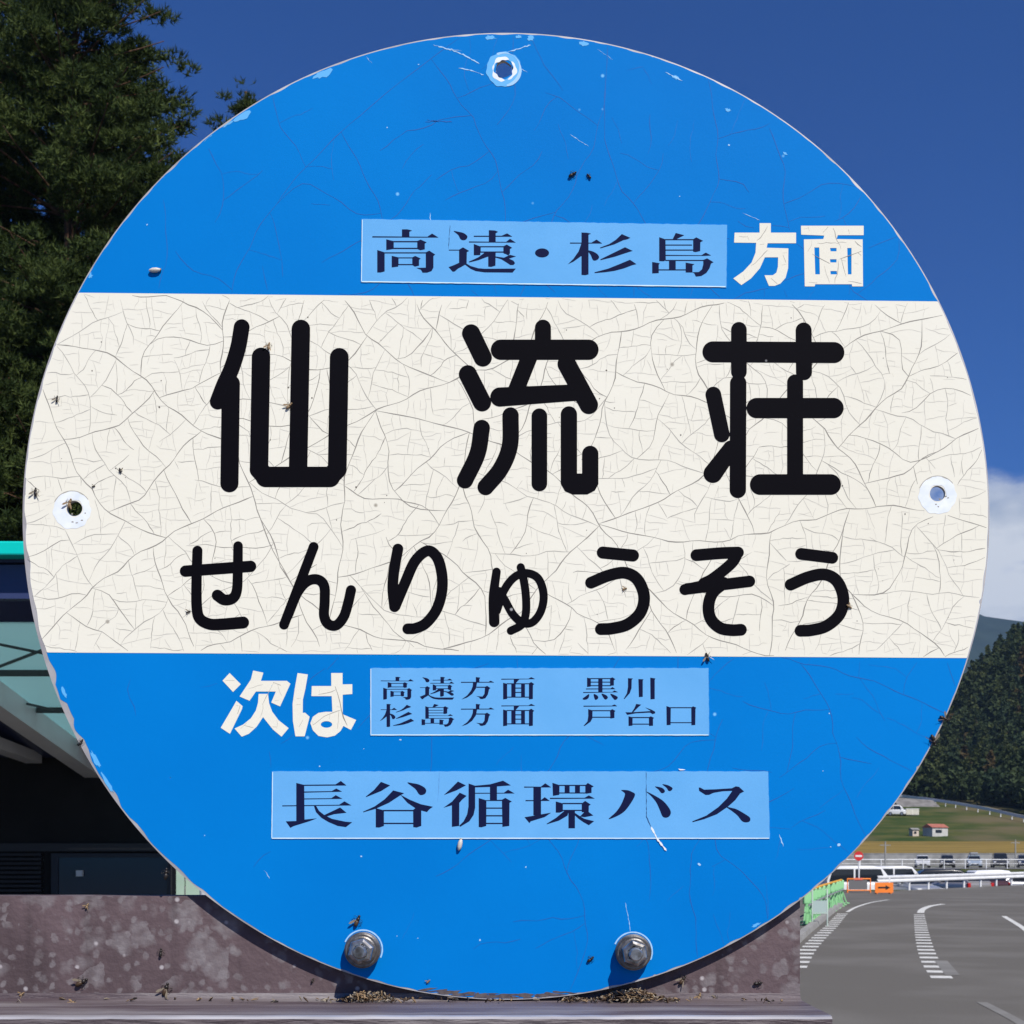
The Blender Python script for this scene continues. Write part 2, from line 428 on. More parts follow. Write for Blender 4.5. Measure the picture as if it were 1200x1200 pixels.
# ---------------------------------------------------------------- pines on the left
M_bark = noisy('pine_bark', (.06, .035, .022), (.14, .075, .045), 5, .95, stretch=(3, 3, .6), bump=.6, bscale=14)
M_need = [foliage_mat('pine_needles_dark', (.015, .030, .009), (.050, .077, .020), .6),
          foliage_mat('pine_needles_mid', (.038, .062, .015), (.098, .128, .034), .6)]
def pine(loc, h, rmax, seed, crown_from=.12, nbr=150, taper=.8, tipn=60, lean=0.0):
    g = np.random.default_rng(seed)
    root = empty('pine_tree', loc)
    tr = MB()
    n = 12
    pts = [(lean * (i / n) ** 2 * h + .12 * math.sin(i * .9 + seed), .1 * math.sin(i * 1.3 + seed), h * .97 * i / n) for i in range(n + 1)]
    tr.tube(pts, [max(.03, .011 * h * (1 - i / n) ** .8 + .02) for i in range(n + 1)], 10)
    cen = []; axs = []
    levels = max(6, int(h * (1 - crown_from) / (1.15 if rmax > 3 else .6)))
    per = max(3, round(nbr / levels))
    for lv in range(levels):
        for kk in range(per):
            f = crown_from + (1 - crown_from) * ((lv + .6 + g.normal() * .17) / levels); f = min(f, .985)
            z0 = f * h * .96
            i = min(n - 1, int(f * n)); base = Vector(pts[i]).lerp(Vector(pts[i + 1]), f * n - i); base.z = z0
            shape = (1 - f) ** taper * (1 if f > .3 else .75 + .25 * f / .3)
            L = rmax * shape * (.55 + .55 * g.random()) + .25
            a = 6.283 * (kk + .5 * (lv % 2)) / per + g.normal() * .28
            rise = .14 + .5 * f + g.normal() * .08
            dr = Vector((math.cos(a), math.sin(a), 0)); sv = Vector((-dr.y, dr.x, 0)); m = max(3, int(L / .4))
            bp = []
            for j in range(m + 1):
                t = j / m
                bp.append(base + dr * L * t + Vector((0, 0, L * (rise * t - .46 * t * t + .26 * t ** 3))))
            tr.tube(bp, [max(.008, .022 * L * .5 * (1 - .85 * j / m) + .006) for j in range(m + 1)], 5)
            npad = max(2, int(L * 1.25))
            for q in range(npad):
                t = min(1.0, .24 + .76 * (q + .55 + g.random() * .35) / npad)
                sc_ = .55 + .45 * min(1, L / 2.2)
                pc = bp[min(m, int(round(t * m)))] + sv * g.normal() * .22 * L * math.sin(t * 2.4) + Vector((0, 0, .04 + g.normal() * .08))
                for sub in range(3):                     # a bough is a few overlapping tufted clumps
                    pd = pc + dr * g.normal() * .38 * sc_ + sv * g.normal() * .38 * sc_ + Vector((0, 0, g.normal() * .07))
                    rad_ = (.26 + .22 * g.random()) * sc_
                    for u in range(int(36 * (rad_ / .4) ** 1.6) + 4):
                        w_ = Vector(g.normal(size=3)); w_ = w_ / (w_.length + .25) * rad_ * (.55 + .5 * g.random()); w_.z = w_.z * .5 if w_.z > 0 else w_.z * .18
                        cen.append(pd + w_); axs.append(Vector((w_.x, w_.y, 0)) / max(rad_, .1) * .8 + Vector((0, 0, .7)))
    for e in range(tipn):
        c = Vector(pts[-1]) + Vector((g.normal() * .12, g.normal() * .12, -abs(g.normal()) * .6 + .25)); cen.append(c); axs.append(Vector((0, 0, 1)))
    tr.build('trunk', M_bark, root)
    cen = np.array([tuple(c) for c in cen]); axs = np.array([tuple(a.normalized()) for a in axs])
    nb = 7; T = len(cen); print('tufts', T)
    c = np.repeat(cen, nb, 0); ax = np.repeat(axs, nb, 0)
    dv = ax * .75 + g.normal(size=(T * nb, 3)) * .55; dv /= np.linalg.norm(dv, axis=1)[:, None]
    wv = np.cross(dv, g.normal(size=(T * nb, 3))); wv /= np.linalg.norm(wv, axis=1)[:, None]
    ln = (.10 + .11 * g.random(T * nb))[:, None]; wd = (.010 + .008 * g.random(T * nb))[:, None]
    v = np.stack([c - wv * wd, c + wv * wd, c + dv * ln], 1).reshape(-1, 3)
    mi = np.repeat((g.random(T) < .45).astype(int), nb)
    np_mesh('crown', v, np.arange(len(v)).reshape(-1, 3), M_need, root, mi)
    return root
PG = 'pine trees behind the shelter'
t = pine((-9.5, 34.2, 0), 21.3, 5.8, 3, nbr=270, taper=.5)
tag(t, 'tall dark pine with broad crown whose right edge meets the disc', 'tree', PG)
t = pine((-13.2, 37.5, 0), 25.5, 5.4, 8, nbr=240, taper=.55)
tag(t, 'tallest dark pine at the left edge, standing behind the broad pine', 'tree', PG)
t = pine((-7.65, 45.5, 0), 24.2, 2.6, 21, nbr=60, taper=1.25, tipn=16)
tag(t, 'farther pine with only its thin tip showing above the blue disc edge', 'tree', PG)
t = pine((-10.7, 41.5, 0), 23.0, 5.0, 57, nbr=300, taper=.6)
tag(t, 'pine standing between and behind the broad pine and the thin tip pine', 'tree', PG)
t = pine((-8.0, 31.0, 0), 14.0, 4.0, 33, nbr=170, taper=.6)
tag(t, 'shorter pine in front of the broad pine, half hidden by the disc', 'tree', PG)
t = pine((-11.3, 29.5, 0), 13.0, 3.9, 44, nbr=170, taper=.6)
tag(t, 'shorter pine at the left edge just above the turquoise roof edge', 'tree', PG)

# ---------------------------------------------------------------- shelter at the left
M_white = noisy('white_metal_paint', (.66, .67, .68), (.76, .77, .78), 2, .4)
M_turq = mat('turquoise_paint', (.0, .52, .46), .35)
M_steel = noisy('grey_steel_paint', (.66, .67, .68), (.74, .75, .76), 2, .4)
M_navy = mat('dark_navy_soffit', (.035, .047, .12), .3)
M_black = noisy('black_cladding', (.008, .008, .009), (.014, .014, .015), 2, .7)
M_glass = mat('dark_window_glass', (.02, .032, .06), .12, 0, .5)
M_poly = bpy.data.materials.new('pale_translucent_roof'); M_poly.use_nodes = True
tn = M_poly.node_tree; pb = tn.nodes['Principled BSDF']; pb.inputs['Base Color'].default_value = (.55, .75, .74, 1); pb.inputs['Roughness'].default_value = .4
trn = tn.nodes.new('ShaderNodeBsdfTranslucent'); trn.inputs[0].default_value = (.55, .78, .78, 1)
mxs = tn.nodes.new('ShaderNodeMixShader'); mxs.inputs[0].default_value = .55
tn.links.new(pb.outputs[0], mxs.inputs[1]); tn.links.new(trn.outputs[0], mxs.inputs[2]); tn.links.new(mxs.outputs[0], tn.nodes['Material Output'].inputs[0])
sh = empty('bus_shelter', (-7, 12, 0))
tag(sh, 'dark open shelter with turquoise roof edge and pale translucent roof panel', 'shelter')
OS = (-7, 12, 0)
def sp(name, mbx, m, bevel=0): return mbx.build(name, m, sh, OS, bevel)
XL, XR = -14.0, -1.9
def roofz(y): return 3.50 - (y - 9.3) * .135
b = MB(); b.box((XL, 9.1, 3.52), (XR, 9.25, 3.605)); sp('roof_edge_trim', b, M_turq, .01)
b = MB()
def roofslab(x0, x1, y0, y1, th=.05):
    vs = [(x0, y0, roofz(y0)), (x1, y0, roofz(y0)), (x1, y1, roofz(y1)), (x0, y1, roofz(y1))]
    vs += [(v[0], v[1], v[2] + th) for v in vs]
    b.add(vs, [(0, 3, 2, 1), (4, 5, 6, 7), (0, 1, 5, 4), (1, 2, 6, 5), (2, 3, 7, 6), (3, 0, 4, 7)])
roofslab(XL, XR, 9.26, 10.6)
roofslab(XL, -4.25, 10.6, 16.3)
roofslab(-4.25, XR, 14.6, 16.3)
sp('roof', b, M_navy)
b = MB(); b.box((XL, 9.27, 3.28), (XR, 9.37, 3.49)); sp('front_beam', b, M_navy)
b = MB(); roofslab(-4.25, XR, 10.62, 14.58, .02); sp('roof_panel', b, M_poly)
def rz(x, y, dz): return (x, y, roofz(y) - dz)
M_brace = mat('bracing_steel', (.06, .07, .075), .5)
for y_a, y_b in ((10.62, 11.75), (12.9, 14.5)):
    for xa_, xb2, dz in ((-4.1, -3.0, .05), (-3.0, -4.1, .075)):
        b = MB(); b.bar(rz(xa_, y_a, dz), rz(xb2, y_b, dz), .018); sp('brace', b, M_brace)
b = MB(); b.add([(-4.30, 9.4, roofz(9.4) - .01), (-4.12, 9.4, roofz(9.4) - .01), (-4.12, 16.0, roofz(16) - .01), (-4.30, 16.0, roofz(16) - .01),
                 (-4.30, 9.4, roofz(9.4) - .22), (-4.12, 9.4, roofz(9.4) - .22), (-4.12, 16.0, roofz(16) - .2), (-4.30, 16.0, roofz(16) - .2)],
                [(0, 1, 2, 3), (7, 6, 5, 4), (0, 4, 5, 1), (1, 5, 6, 2), (2, 6, 7, 3), (3, 7, 4, 0)]); sp('rafter', b, M_steel)
b = MB(); b.add([(-4.86, 9.4, 3.02), (-4.70, 9.4, 3.02), (-4.70, 15.4, 2.70), (-4.86, 15.4, 2.70), (-4.86, 9.4, 2.88), (-4.70, 9.4, 2.88), (-4.70, 15.4, 2.60), (-4.86, 15.4, 2.60)],
                [(0, 1, 2, 3), (7, 6, 5, 4), (0, 4, 5, 1), (1, 5, 6, 2), (2, 6, 7, 3), (3, 7, 4, 0)]); sp('rafter', b, M_steel)
b = MB(); b.box((XL, 15.5, 0), (-3.42, 15.7, 2.85)); b.box((XL, 9.4, 0), (XL + .2, 15.5, 3.0)); sp('wall', b, M_black)
b = MB(); b.box((-4.55, 15.46, 1.0), (-3.45, 15.497, 1.66)); sp('window', b, M_glass)
b = MB(); b.box((-4.62, 15.44, .95), (-4.55, 15.499, 1.70)); b.box((-3.45, 15.44, .95), (-3.42, 15.499, 1.70)); b.box((-4.549, 15.44, 1.66), (-3.451, 15.499, 1.70)); sp('window_frame', b, mat('dark_frame', (.02, .022, .03), .4))
b = MB(); b.box((-4.36, 15.40, 1.47), (-4.30, 15.458, 1.53)); sp('white_plate', b, M_white)  # white plate added to give the small bright spot at the window
for px_ in (XL + .3, -8.0, -2.0):
    b = MB(); b.tube([(px_, 9.9, 0), (px_, 9.9, 3.4)], .06, 12); sp('post', b, M_steel)
b = MB()
for k in range(26): b.box((-6.4, 15.44, .55 + k * .045), (-4.72, 15.495, .575 + k * .045))
sp('louvre', b, mat('louvre_grey', (.022, .022, .025), .5))
b = MB(); b.box((XL, 15.43, 1.72), (-3.40, 15.497, 1.80)); sp('lintel', b, mat('lintel_grey', (.03, .032, .036), .5))
for y_a in (11.9, 13.2):
    b = MB(); b.box((-4.11, y_a, roofz(y_a) - .06), (XR, y_a + .04, roofz(y_a) - .012)); sp('purlin', b, M_brace)
# pale green corrugated fence beyond
b = MB(); 
for k in range(24):
    x0 = -14 + k * .42; yy = 29.0 + (.05 if k % 2 else 0)
    b.box((x0, yy, .0), (x0 + .40, yy + .03, 1.55))
b.box((-14, 29.1, 1.1), (-3.9, 29.14, 1.18)); b.box((-14, 29.1, .4), (-3.9, 29.14, .48))
tag(b.build('panel_fence', noisy('pale_green_panel', (.28, .40, .31), (.36, .48, .38), 1.5, .6), origin=(-9, 29, 0)), 'pale green panel fence glimpsed beyond the shelter wall', 'fence')

# ================================================================ road furniture on the right
M_grey = mat('galvanised', (.42, .43, .44), .45, .6)
# guardrail along the bend
gr = empty('guardrail', (22, 79, 0))
tag(gr, 'white two-ridged steel guardrail along the outside of the bend', 'guardrail')
A = Vector((16.3, 71.0 - D0 + .6, 0)); Bp = Vector((46.0, 112.0, 0)); dirr = (Bp - A).normalized(); nrm = Vector((dirr.y, -dirr.x, 0))
prof = [(0, .70), (.05, .66), (.05, .60), (0, .55), (0, .52), (.05, .47), (.05, .41), (0, .37)]
b = MB(); L = (Bp - A).length; vs = []
nseg = 24
for i in range(nseg + 1):
    p = A + dirr * L * i / nseg
    for off, z in prof: vs.append(p + nrm * (off - .12 * sstep(1 - i / 2.0)) + Vector((0, 0, z)))
for i in range(nseg + 1):
    p = A + dirr * L * i / nseg
    for off, z in prof: vs.append(p + nrm * (off - .012 - .12 * sstep(1 - i / 2.0)) + Vector((0, 0, z)))
npf = len(prof); o2 = (nseg + 1) * npf
fs = [(i * npf + k, (i + 1) * npf + k, (i + 1) * npf + k + 1, i * npf + k + 1) for i in range(nseg) for k in range(npf - 1)]
fs += [(o2 + i * npf + k, o2 + i * npf + k + 1, o2 + (i + 1) * npf + k + 1, o2 + (i + 1) * npf + k) for i in range(nseg) for k in range(npf - 1)]
fs += [(k, k + 1, o2 + k + 1, o2 + k) for k in range(npf - 1)]
b.add(vs, fs); b.build('rail', M_white, gr, (22, 79, 0))
for i in range(20):
    p = A + dirr * (1.2 + i * 2.35) - nrm * .07
    b = MB(); b.tube([p, p + Vector((0, 0, .64))], .057, 10); b.build('post', M_white, gr, (22, 79, 0))

# green barricade stands with an orange-yellow pipe
M_green = noisy('mint_green_plastic', (.22, .52, .24), (.30, .60, .30), 3, .45)
M_yel = noisy('orange_yellow_plastic', (.75, .36, .03), (.8, .42, .05), 3, .45)
stand = empty('barricade_stand')
b = MB(); b.tube([(0, 0, .04), (0, 0, .70)], .045, 10); b.build('post', M_green, stand)
b = MB(); b.bar((-.13, -.12, .03), (-.02, 0, .46), .035, .035); b.build('leg', M_green, stand)
b = MB(); b.bar((.13, -.12, .03), (.02, 0, .46), .035, .035); b.build('leg', M_green, stand)
b = MB(); b.box((-.26, -.10, 0), (.26, .10, .035)); b.build('foot', M_green, stand, bevel=.01)
b = MB(); b.box((-.085, -.05, .50), (.085, .05, .80)); b.build('head', M_green, stand, bevel=.03)
bs = polyline(G((945, 1084.5), (952, 1079), (962, 1072.5), (973, 1066), (986, 1059)), .2)
acc = [bs[0]]
tot = sum(np.linalg.norm(q - p) for p, q in zip(bs, bs[1:])); idx = np.linspace(0, len(bs) - 1, 10).astype(int)
sp_pts = [bs[i] for i in idx]
OrdW = ['nearest', 'second nearest', 'third nearest', 'fourth nearest', 'fifth nearest', 'fifth farthest', 'fourth farthest', 'third farthest', 'second farthest', 'farthest']
for i, p in enumerate(sp_pts):
    q = sp_pts[min(i + 1, 9)] - sp_pts[max(i - 1, 0)]
    o = stand if i == 0 else copy_tree(stand)
    o.location = (p[0], p[1], 0); o.rotation_euler.z = math.atan2(q[1], q[0]) - 1.0
    tag(o, 'mint green barricade stand, %s in the row beside the kerb' % OrdW[i], 'barricade', 'green barricade stands along the kerb')
b = MB()
b.tube([(p[0], p[1], .80) for p in sp_pts], .035, 10); tag(b.build('barricade_pipe', M_yel, origin=(*sp_pts[5], .8)), 'orange yellow pipe laid along the tops of the green stands', 'pipe')
b = MB(); b.tube([(p[0] + .06, p[1] - .05, .48) for p in sp_pts], .024, 8); tag(b.build('barricade_pipe', M_grey, origin=(*sp_pts[5], .48)), 'grey pipe running at mid height through the green stands', 'pipe')
# pale framed mesh panel at the near end
q0 = sp_pts[0]; fr = empty('barrier_panel', (q0[0] + .22, q0[1] - .5, 0), .35)
tag(fr, 'pale grey framed barrier panel in front of the nearest green stand', 'barrier')
b = MB(); w_ = .2
b.tube([(-w_, 0, .0), (-w_, 0, .86), (w_, 0, .86), (w_, 0, .0)], .018, 8); b.tube([(-w_, 0, .30), (w_, 0, .30)], .014, 8); b.build('frame', mat('pale_green_grey', (.36, .44, .40), .5), fr)
b = MB(); b.box((-w_ + .02, -.006, .32), (w_ - .02, .006, .60)); b.build('board', mat('pale_blue_grey_board', (.33, .42, .40), .5), fr)

# orange arrow board and orange framed board
M_or = noisy('orange_board', (.80, .20, .03), (.85, .24, .04), 2, .5)
M_blk = mat('black_ink', (.012, .012, .014), .5)
ar = empty('arrow_board', (*ground(1036, 1047.4)[:2], 0), .12)
tag(ar, 'orange board with a black arrow pointing right, beside the guardrail end', 'sign')
b = MB(); b.box((-.40, -.015, .04), (.40, .015, .47)); b.build('board', M_or, ar, bevel=.01)
b = MB(); b.add([(x, -.019, z) for x, z in [(-.27, .225), (.06, .225), (.06, .16), (.27, .26), (.06, .36), (.06, .295), (-.27, .295)]], [(0, 1, 2, 3, 4, 5, 6)]); b.build('arrow', M_blk, ar)
for s in (-1, 1):
    b = MB(); b.bar((s * .3, .02, .04), (s * .3, .3, 0), .03); b.bar((s * .3, 0, 0), (s * .3, 0, .05), .04); b.build('leg', M_or, ar)
fb = empty('framed_board', (*ground(1006.5, 1046.2)[:2], 0), .05)
tag(fb, 'grey board in an orange tube frame, left of the arrow board', 'barrier')
b = MB(); b.tube([(-.5, 0, 0), (-.5, 0, .60), (.5, 0, .60), (.5, 0, 0)], .035, 10); b.tube([(-.5, 0, .1), (.5, 0, .1)], .03, 8); b.build('frame', M_or, fb)
b = MB(); b.box((-.44, -.012, .14), (.36, .012, .55)); b.build('board', mat('grey_board', (.13, .13, .135), .6), fb)
b = MB(); b.box((-.2, -.03, .55), (.16, .03, .64)); b.build('lamp_box', mat('red_white_band', (.65, .12, .1), .5), fb)
# pole with round sign
ps = empty('round_road_sign', (*ground(1006.5, 1044)[:2], 0), 0)
tag(ps, 'thin white pole with a small red and white round sign', 'sign')
b = MB(); b.tube([(0, 0, 0), (0, 0, 1.72)], .038, 10); b.build('pole', M_white, ps)
b = MB(); b.lathe_y((-.02, -.05, 1.58), [(.001, -.012), (.21, -.012), (.21, .012), (.001, .012)], 28, 0, False); b.build('sign_disc', mat('sign_red', (.55, .03, .03), .4), ps)
b = MB(); b.box((-.17, -.068, 1.54), (.13, -.063, 1.62)); b.build('bar', M_white, ps)
# utility poles
for (px_, top, dd, lab) in ((1037.5, 986, 150, 'thin dark pole standing left of the parked cars'), (1190, 984, 182, 'thin grey pole near the rightmost parked car')):
    p = at(px_, top, dd); b = MB(); zb = gz(p.x, dd)
    b.tube([(p.x, p.y, zb), (p.x, p.y, p.z)], [.10, .07], 8); b.bar((p.x - .5, p.y, p.z - .35), (p.x + .5, p.y, p.z - .35), .07)
    tag(b.build('utility_pole', M_conc, origin=(p.x, p.y, zb)), lab, 'pole', 'poles by the car park')

# railing in front of the upper car park
rl = empty('railing', (40, 178.2, 0))
tag(rl, 'long white tube railing in front of the upper car park', 'railing')
b = MB(); b.tube([(10, 178.2, 1.0), (80, 178.2, 1.0)], .055, 8); b.tube([(10, 178.2, .55), (80, 178.2, .55)], .025, 8); b.build('top_rail', M_white, rl, (40, 178.2, 0))
for i in range(30):
    b = MB(); x = 10.6 + i * 2.33; b.tube([(x, 178.2, -.06), (x, 178.2, 1.0)], .06, 8); b.build('post', M_white, rl, (40, 178.2, 0))

# ---------------------------------------------------------------- cars
M_tyre = mat('tyre_rubber', (.015, .015, .015), .85); M_rim = mat('rim', (.45, .45, .46), .35, .8)
M_wind = mat('car_glass', (.012, .015, .02), .06, 0, .6); M_lamp = mat('lamp_lens', (.75, .76, .78), .15); M_tail = mat('tail_lens', (.45, .02, .02), .2)
def loft(b, secs, mi=0, n=4):
    """secs: (y, halfwidth, z0, z1, corner) rings along Y; rounded boxes"""
    rings = []
    for (y, hw, z0, z1, r) in secs:
        ring = []
        for cx, cz, a0 in ((hw - r, z0 + r * .5, -90), (hw - r, z1 - r, 0), (-hw + r, z1 - r, 90), (-hw + r, z0 + r * .5, 180)):
            rr = r * .5 if a0 in (-90, 180) else r
            cx2 = (hw - rr) if cx > 0 else (-hw + rr)
            for k in range(n + 1):
                a = R(a0 + 90 * k / n); ring.append((cx2 + rr * math.cos(a), y, cz + rr * math.sin(a)))
        rings.append(ring)
    m = len(rings[0]); vs = [v for r in rings for v in r]; fs = []
    for i in range(len(rings) - 1):
        for k in range(m):
            fs.append((i * m + k, (i + 1) * m + k, (i + 1) * m + (k + 1) % m, i * m + (k + 1) % m))
    b.add(vs, fs, mi, True); b.add(rings[0], [tuple(range(m))], mi); b.add(rings[-1], [tuple(reversed(range(m)))], mi)
def make_car(name, paint, L=4.2, Wd=1.7, Ht=1.5, van=False, rack=False):
    """front faces -Y"""
    root = empty(name); h = Wd / 2; y0 = -L / 2; y1 = L / 2
    b = MB()
    belt = .92 if not van else 1.0; hood = .86 if not van else .98
    if van:
        loft(b, [(y0, h * .86, .35, .80, .1), (y0 + .08, h * .96, .24, .92, .12), (y0 + .45, h, .22, belt, .12), (y1 - .1, h, .24, belt + .02, .12), (y1, h * .94, .32, belt - .03, .1)])
        cab = [(y0 + .32, h * .93, belt - .12, belt - .02, .05), (y0 + .95, h * .86, belt - .1, Ht - .06, .12), (y0 + 1.4, h * .88, belt - .1, Ht, .12), (y1 - .35, h * .88, belt - .1, Ht - .01, .12), (y1 - .04, h * .9, belt - .1, belt + .1, .06)]
    else:
        loft(b, [(y0, h * .78, .35, .62, .1), (y0 + .12, h * .92, .24, .74, .12), (y0 + .5, h, .2, hood - .04, .14), (y0 + 1.15, h, .2, belt, .14), (y1 - .5, h, .2, belt + .04, .14), (y1 - .1, h * .95, .26, belt, .12), (y1, h * .86, .36, belt - .1, .1)])
        cab = [(y0 + .95, h * .9, belt - .12, belt - .02, .05), (y0 + 1.75, h * .78, belt - .1, Ht - .05, .13), (y0 + 2.25, h * .78, belt - .1, Ht, .14), (y1 - .75, h * .78, belt - .1, Ht - .04, .13), (y1 - .12, h * .86, belt - .1, belt + .06, .06)]
    loft(b, cab); b.build('body', paint, root)
    ca, cb2 = cab[0], cab[1]
    def quad(nm, pts, m):
        bb = MB(); bb.add(pts, [(0, 1, 2, 3)])
        ob = bb.build(nm, m, root); sol = ob.modifiers.new('solid', 'SOLIDIFY'); sol.thickness = .012; sol.offset = 0; return ob
    za, zb = ca[3] + .05, cb2[3] - .07
    fy = lambda z: ca[0] + (cb2[0] - ca[0]) * (z - ca[3]) / (cb2[3] - ca[3]) - .03
    quad('windscreen', [(-h * .8, fy(za), za), (h * .8, fy(za), za), (h * .70, fy(zb), zb), (-h * .70, fy(zb), zb)], M_wind)
    cr, cq = cab[-1], cab[-2]
    zc, zd = cr[3] + .06, cq[3] - .1
    ry = lambda z: cr[0] + (cq[0] - cr[0]) * (z - cr[3]) / (cq[3] - cr[3]) + .03
    quad('rear_window', [(h * .75, ry(zc), zc), (-h * .75, ry(zc), zc), (-h * .66, ry(zd), zd), (h * .66, ry(zd), zd)], M_wind)
    zt = Ht - .17; zl = belt + .05; ys = cab[1][0] + .0; ye = cab[-2][0] + .1; mid = (ys + ye) / 2 + .1
    wlo, whi = h * (.885 if van else .83) + .015, h * (.875 if van else .785) + .012
    for s in (-1, 1):
        for (a0, a1, a2, a3) in ((ys - (.3 if not van else .22), mid - .05, mid - .05, ys + .05), (mid + .05, ye + .1, ye - .08, mid + .05)):
            quad('side_window', [(s * wlo, a0, zl), (s * wlo, a1, zl), (s * whi, a2, zt), (s * whi, a3, zt)], M_wind)
        bb = MB(); bb.box((s * h * .80 - .15, y0 - .015 + (.03 if van else .03), .60 if not van else .66), (s * h * .80 + .13, y0 + .22, .74 if not van else .82)); bb.build('headlight', M_lamp, root, bevel=.03)
        bb = MB(); bb.box((s * h * .86 - .09, y1 - .14, .68), (s * h * .86 + .09, y1 - .01 + .02, .92)); bb.build('tail_light', M_tail, root, bevel=.02)
        bb = MB(); bb.box((s * (h + .01) - .09, ys - .2, belt + .02), (s * (h + .01) + .09, ys - .08, belt + .16)); bb.build('mirror', paint, root, bevel=.03)
        for yy in (y0 + .72, y1 - .72):
            wh = MB(); xo = s * (h - .09)
            wh.tube([(xo - .10, yy, .31), (xo + .10, yy, .31)], .31, 20); w_ob = wh.build('wheel', M_tyre, root)
            rm = MB(); rm.tube([(xo - .11, yy, .31), (xo + .11, yy, .31)], .19, 16); rm.build('rim', M_rim, w_ob)
    bb = MB(); bb.box((-.42, y0 - .012, .34), (.42, y0 + .1, .50)); bb.build('grille', M_blk, root, bevel=.02)
    bb = MB(); bb.box((-.17, y0 - .02, .42), (.17, y0 - .006, .52)); bb.build('number_plate', M_white, root)
    if rack:
        bb = MB(); bb.box((-.45, -.3, Ht + .02), (.45, 1.2, Ht + .32)); bb.build('roof_box', mat('roof_box_grey', (.22, .23, .25), .4), root, bevel=.08)
    return root
def paint(n, c, metal=.2): return mat(n, c, .3, metal, .5, .6)
upper = [(1081.5, 'white car with dark windscreen, leftmost in the upper car park row', paint('white_car_paint', (.62, .63, .64)), {}),
         (1110.5, 'black car second from left in the upper car park row', paint('black_car_paint', (.02, .021, .024)), dict(Wd=1.68)),
         (1142, 'pale silver blue car with a grey box on its roof', paint('silver_blue_paint', (.42, .5, .58), .4), dict(rack=True)),
         (1172.5, 'large dark grey car between the silver blue car and the pole', paint('dark_grey_paint', (.06, .06, .065), .4), dict(Wd=1.85, Ht=1.75, L=4.6)),
         (1201, 'dark blue car cut by the right edge in the upper car park', paint('dark_blue_paint', (.03, .04, .08), .4), {})]
for px_, lab, p_, kw in upper:
    o = make_car('parked_car', p_, **kw); q = at(px_, 1017, 192)
    o.location = (q.x, 191.5, 0.0); o.rotation_euler.z = R(-12)
    tag(o, lab, 'car', 'cars parked in the upper car park')
GL = 'cars parked behind the guardrail'
def lower(px_, d, rz, lab, p_, **kw):
    o = make_car('parked_car', p_, **kw); o.location = ((px_ - 600) / F * d, d - D0, -.80); o.rotation_euler.z = R(rz); tag(o, lab, 'car', GL)
Wp = paint('white_van_paint', (.70, .71, .72), 0)
lower(1006, 84, 97, 'white box-shaped van parked behind the orange framed board', Wp, L=3.9, Wd=1.6, Ht=1.86, van=True)
lower(1052, 97, 95, 'white small van partly behind the guardrail end', Wp, L=3.3, Wd=1.5, Ht=1.75, van=True)
lower(1064, 83, 20, 'silver car nose seen under the guardrail end', paint('silver_paint', (.45, .46, .48), .5), Ht=1.4)
lower(1112, 96, 88, 'long black car whose dark roof shows above the guardrail', paint('gloss_black_paint', (.012, .012, .014)), L=4.6, Ht=1.58)
lower(1122, 88, 200, 'grey car with red tail lights under the middle of the guardrail', paint('warm_grey_paint', (.34, .33, .33), .4), Ht=1.32)
lower(1148, 89, 190, 'dark maroon car under the guardrail, left of the white saloon', paint('maroon_paint', (.10, .05, .06), .4), Ht=1.32)
lower(1168, 91, 100, 'white low car whose roof rises above the guardrail at right', paint('white_saloon_paint', (.74, .75, .76), 0), L=4.4, Ht=1.58)
lower(1210, 90, 96, 'silver car half outside the frame behind the guardrail', paint('silver_paint_two', (.5, .5, .52), .5), Ht=1.38)

# ---------------------------------------------------------------- slope: sheds, trucks, upper rail
def shed(name, px_, d, w, dp, h, rh, m_wall, m_roof, lab, rzv=0.3):
    x = (px_ - 600) / F * d; z = gz(x, d); o = empty(name, (x, d - D0, z - .1), rzv)
    b = MB(); b.box((-w / 2, -dp / 2, 0), (w / 2, dp / 2, h)); b.build('wall', m_wall, o)
    b = MB(); e = .15
    b.add([(-w / 2 - e, -dp / 2 - e, h), (w / 2 + e, -dp / 2 - e, h), (w / 2 + e, dp / 2 + e, h), (-w / 2 - e, dp / 2 + e, h), (-w / 2 - e, 0, h + rh), (w / 2 + e, 0, h + rh)],
          [(0, 1, 5, 4), (2, 3, 4, 5), (0, 4, 3), (1, 2, 5), (3, 2, 1, 0)]); b.build('roof', m_roof, o)
    b = MB(); b.box((w / 2 - .01, -.35, .1), (w / 2 + .03, .35, h * .85)); b.build('door', mat(name + '_door', (.3, .3, .3), .6), o)
    b = MB(); b.box((-w * .3, -dp / 2 - .03, h * .4), (w * .1, -dp / 2 + .01, h * .75)); b.build('window', M_wind, o)
    tag(o, lab, 'shed'); return o
M_wall1 = noisy('shed_wall', (.42, .42, .40), (.52, .52, .5), 2, .8)
shed('garden_shed', 1096, 236, 3.0, 2.0, 1.3, .55, M_wall1, noisy('red_roof', (.30, .10, .07), (.38, .14, .1), 2, .7), 'small white shed with a red roof on the green slope', .5)
shed('garden_shed', 1071, 236, 1.0, 1.0, 1.0, .25, noisy('cream_wall', (.5, .42, .35), (.55, .47, .4), 2, .8), M_conc, 'tiny cream shed just left of the red roofed shed', .3)
o = make_car('parked_van', Wp, L=3.3, Wd=1.5, Ht=1.8, van=True); x = (1050 - 600) / F * 272; o.location = (x, 271.2, gz(x, 272)); o.rotation_euler.z = R(75); tag(o, 'white van parked high on the green slope', 'van')
o = empty('storage_container', ((1068 - 600) / F * 272, 271.2, gz((1068 - 600) / F * 272, 272)), .1)
tag(o, 'cream white storage container beside the van on the slope', 'container')
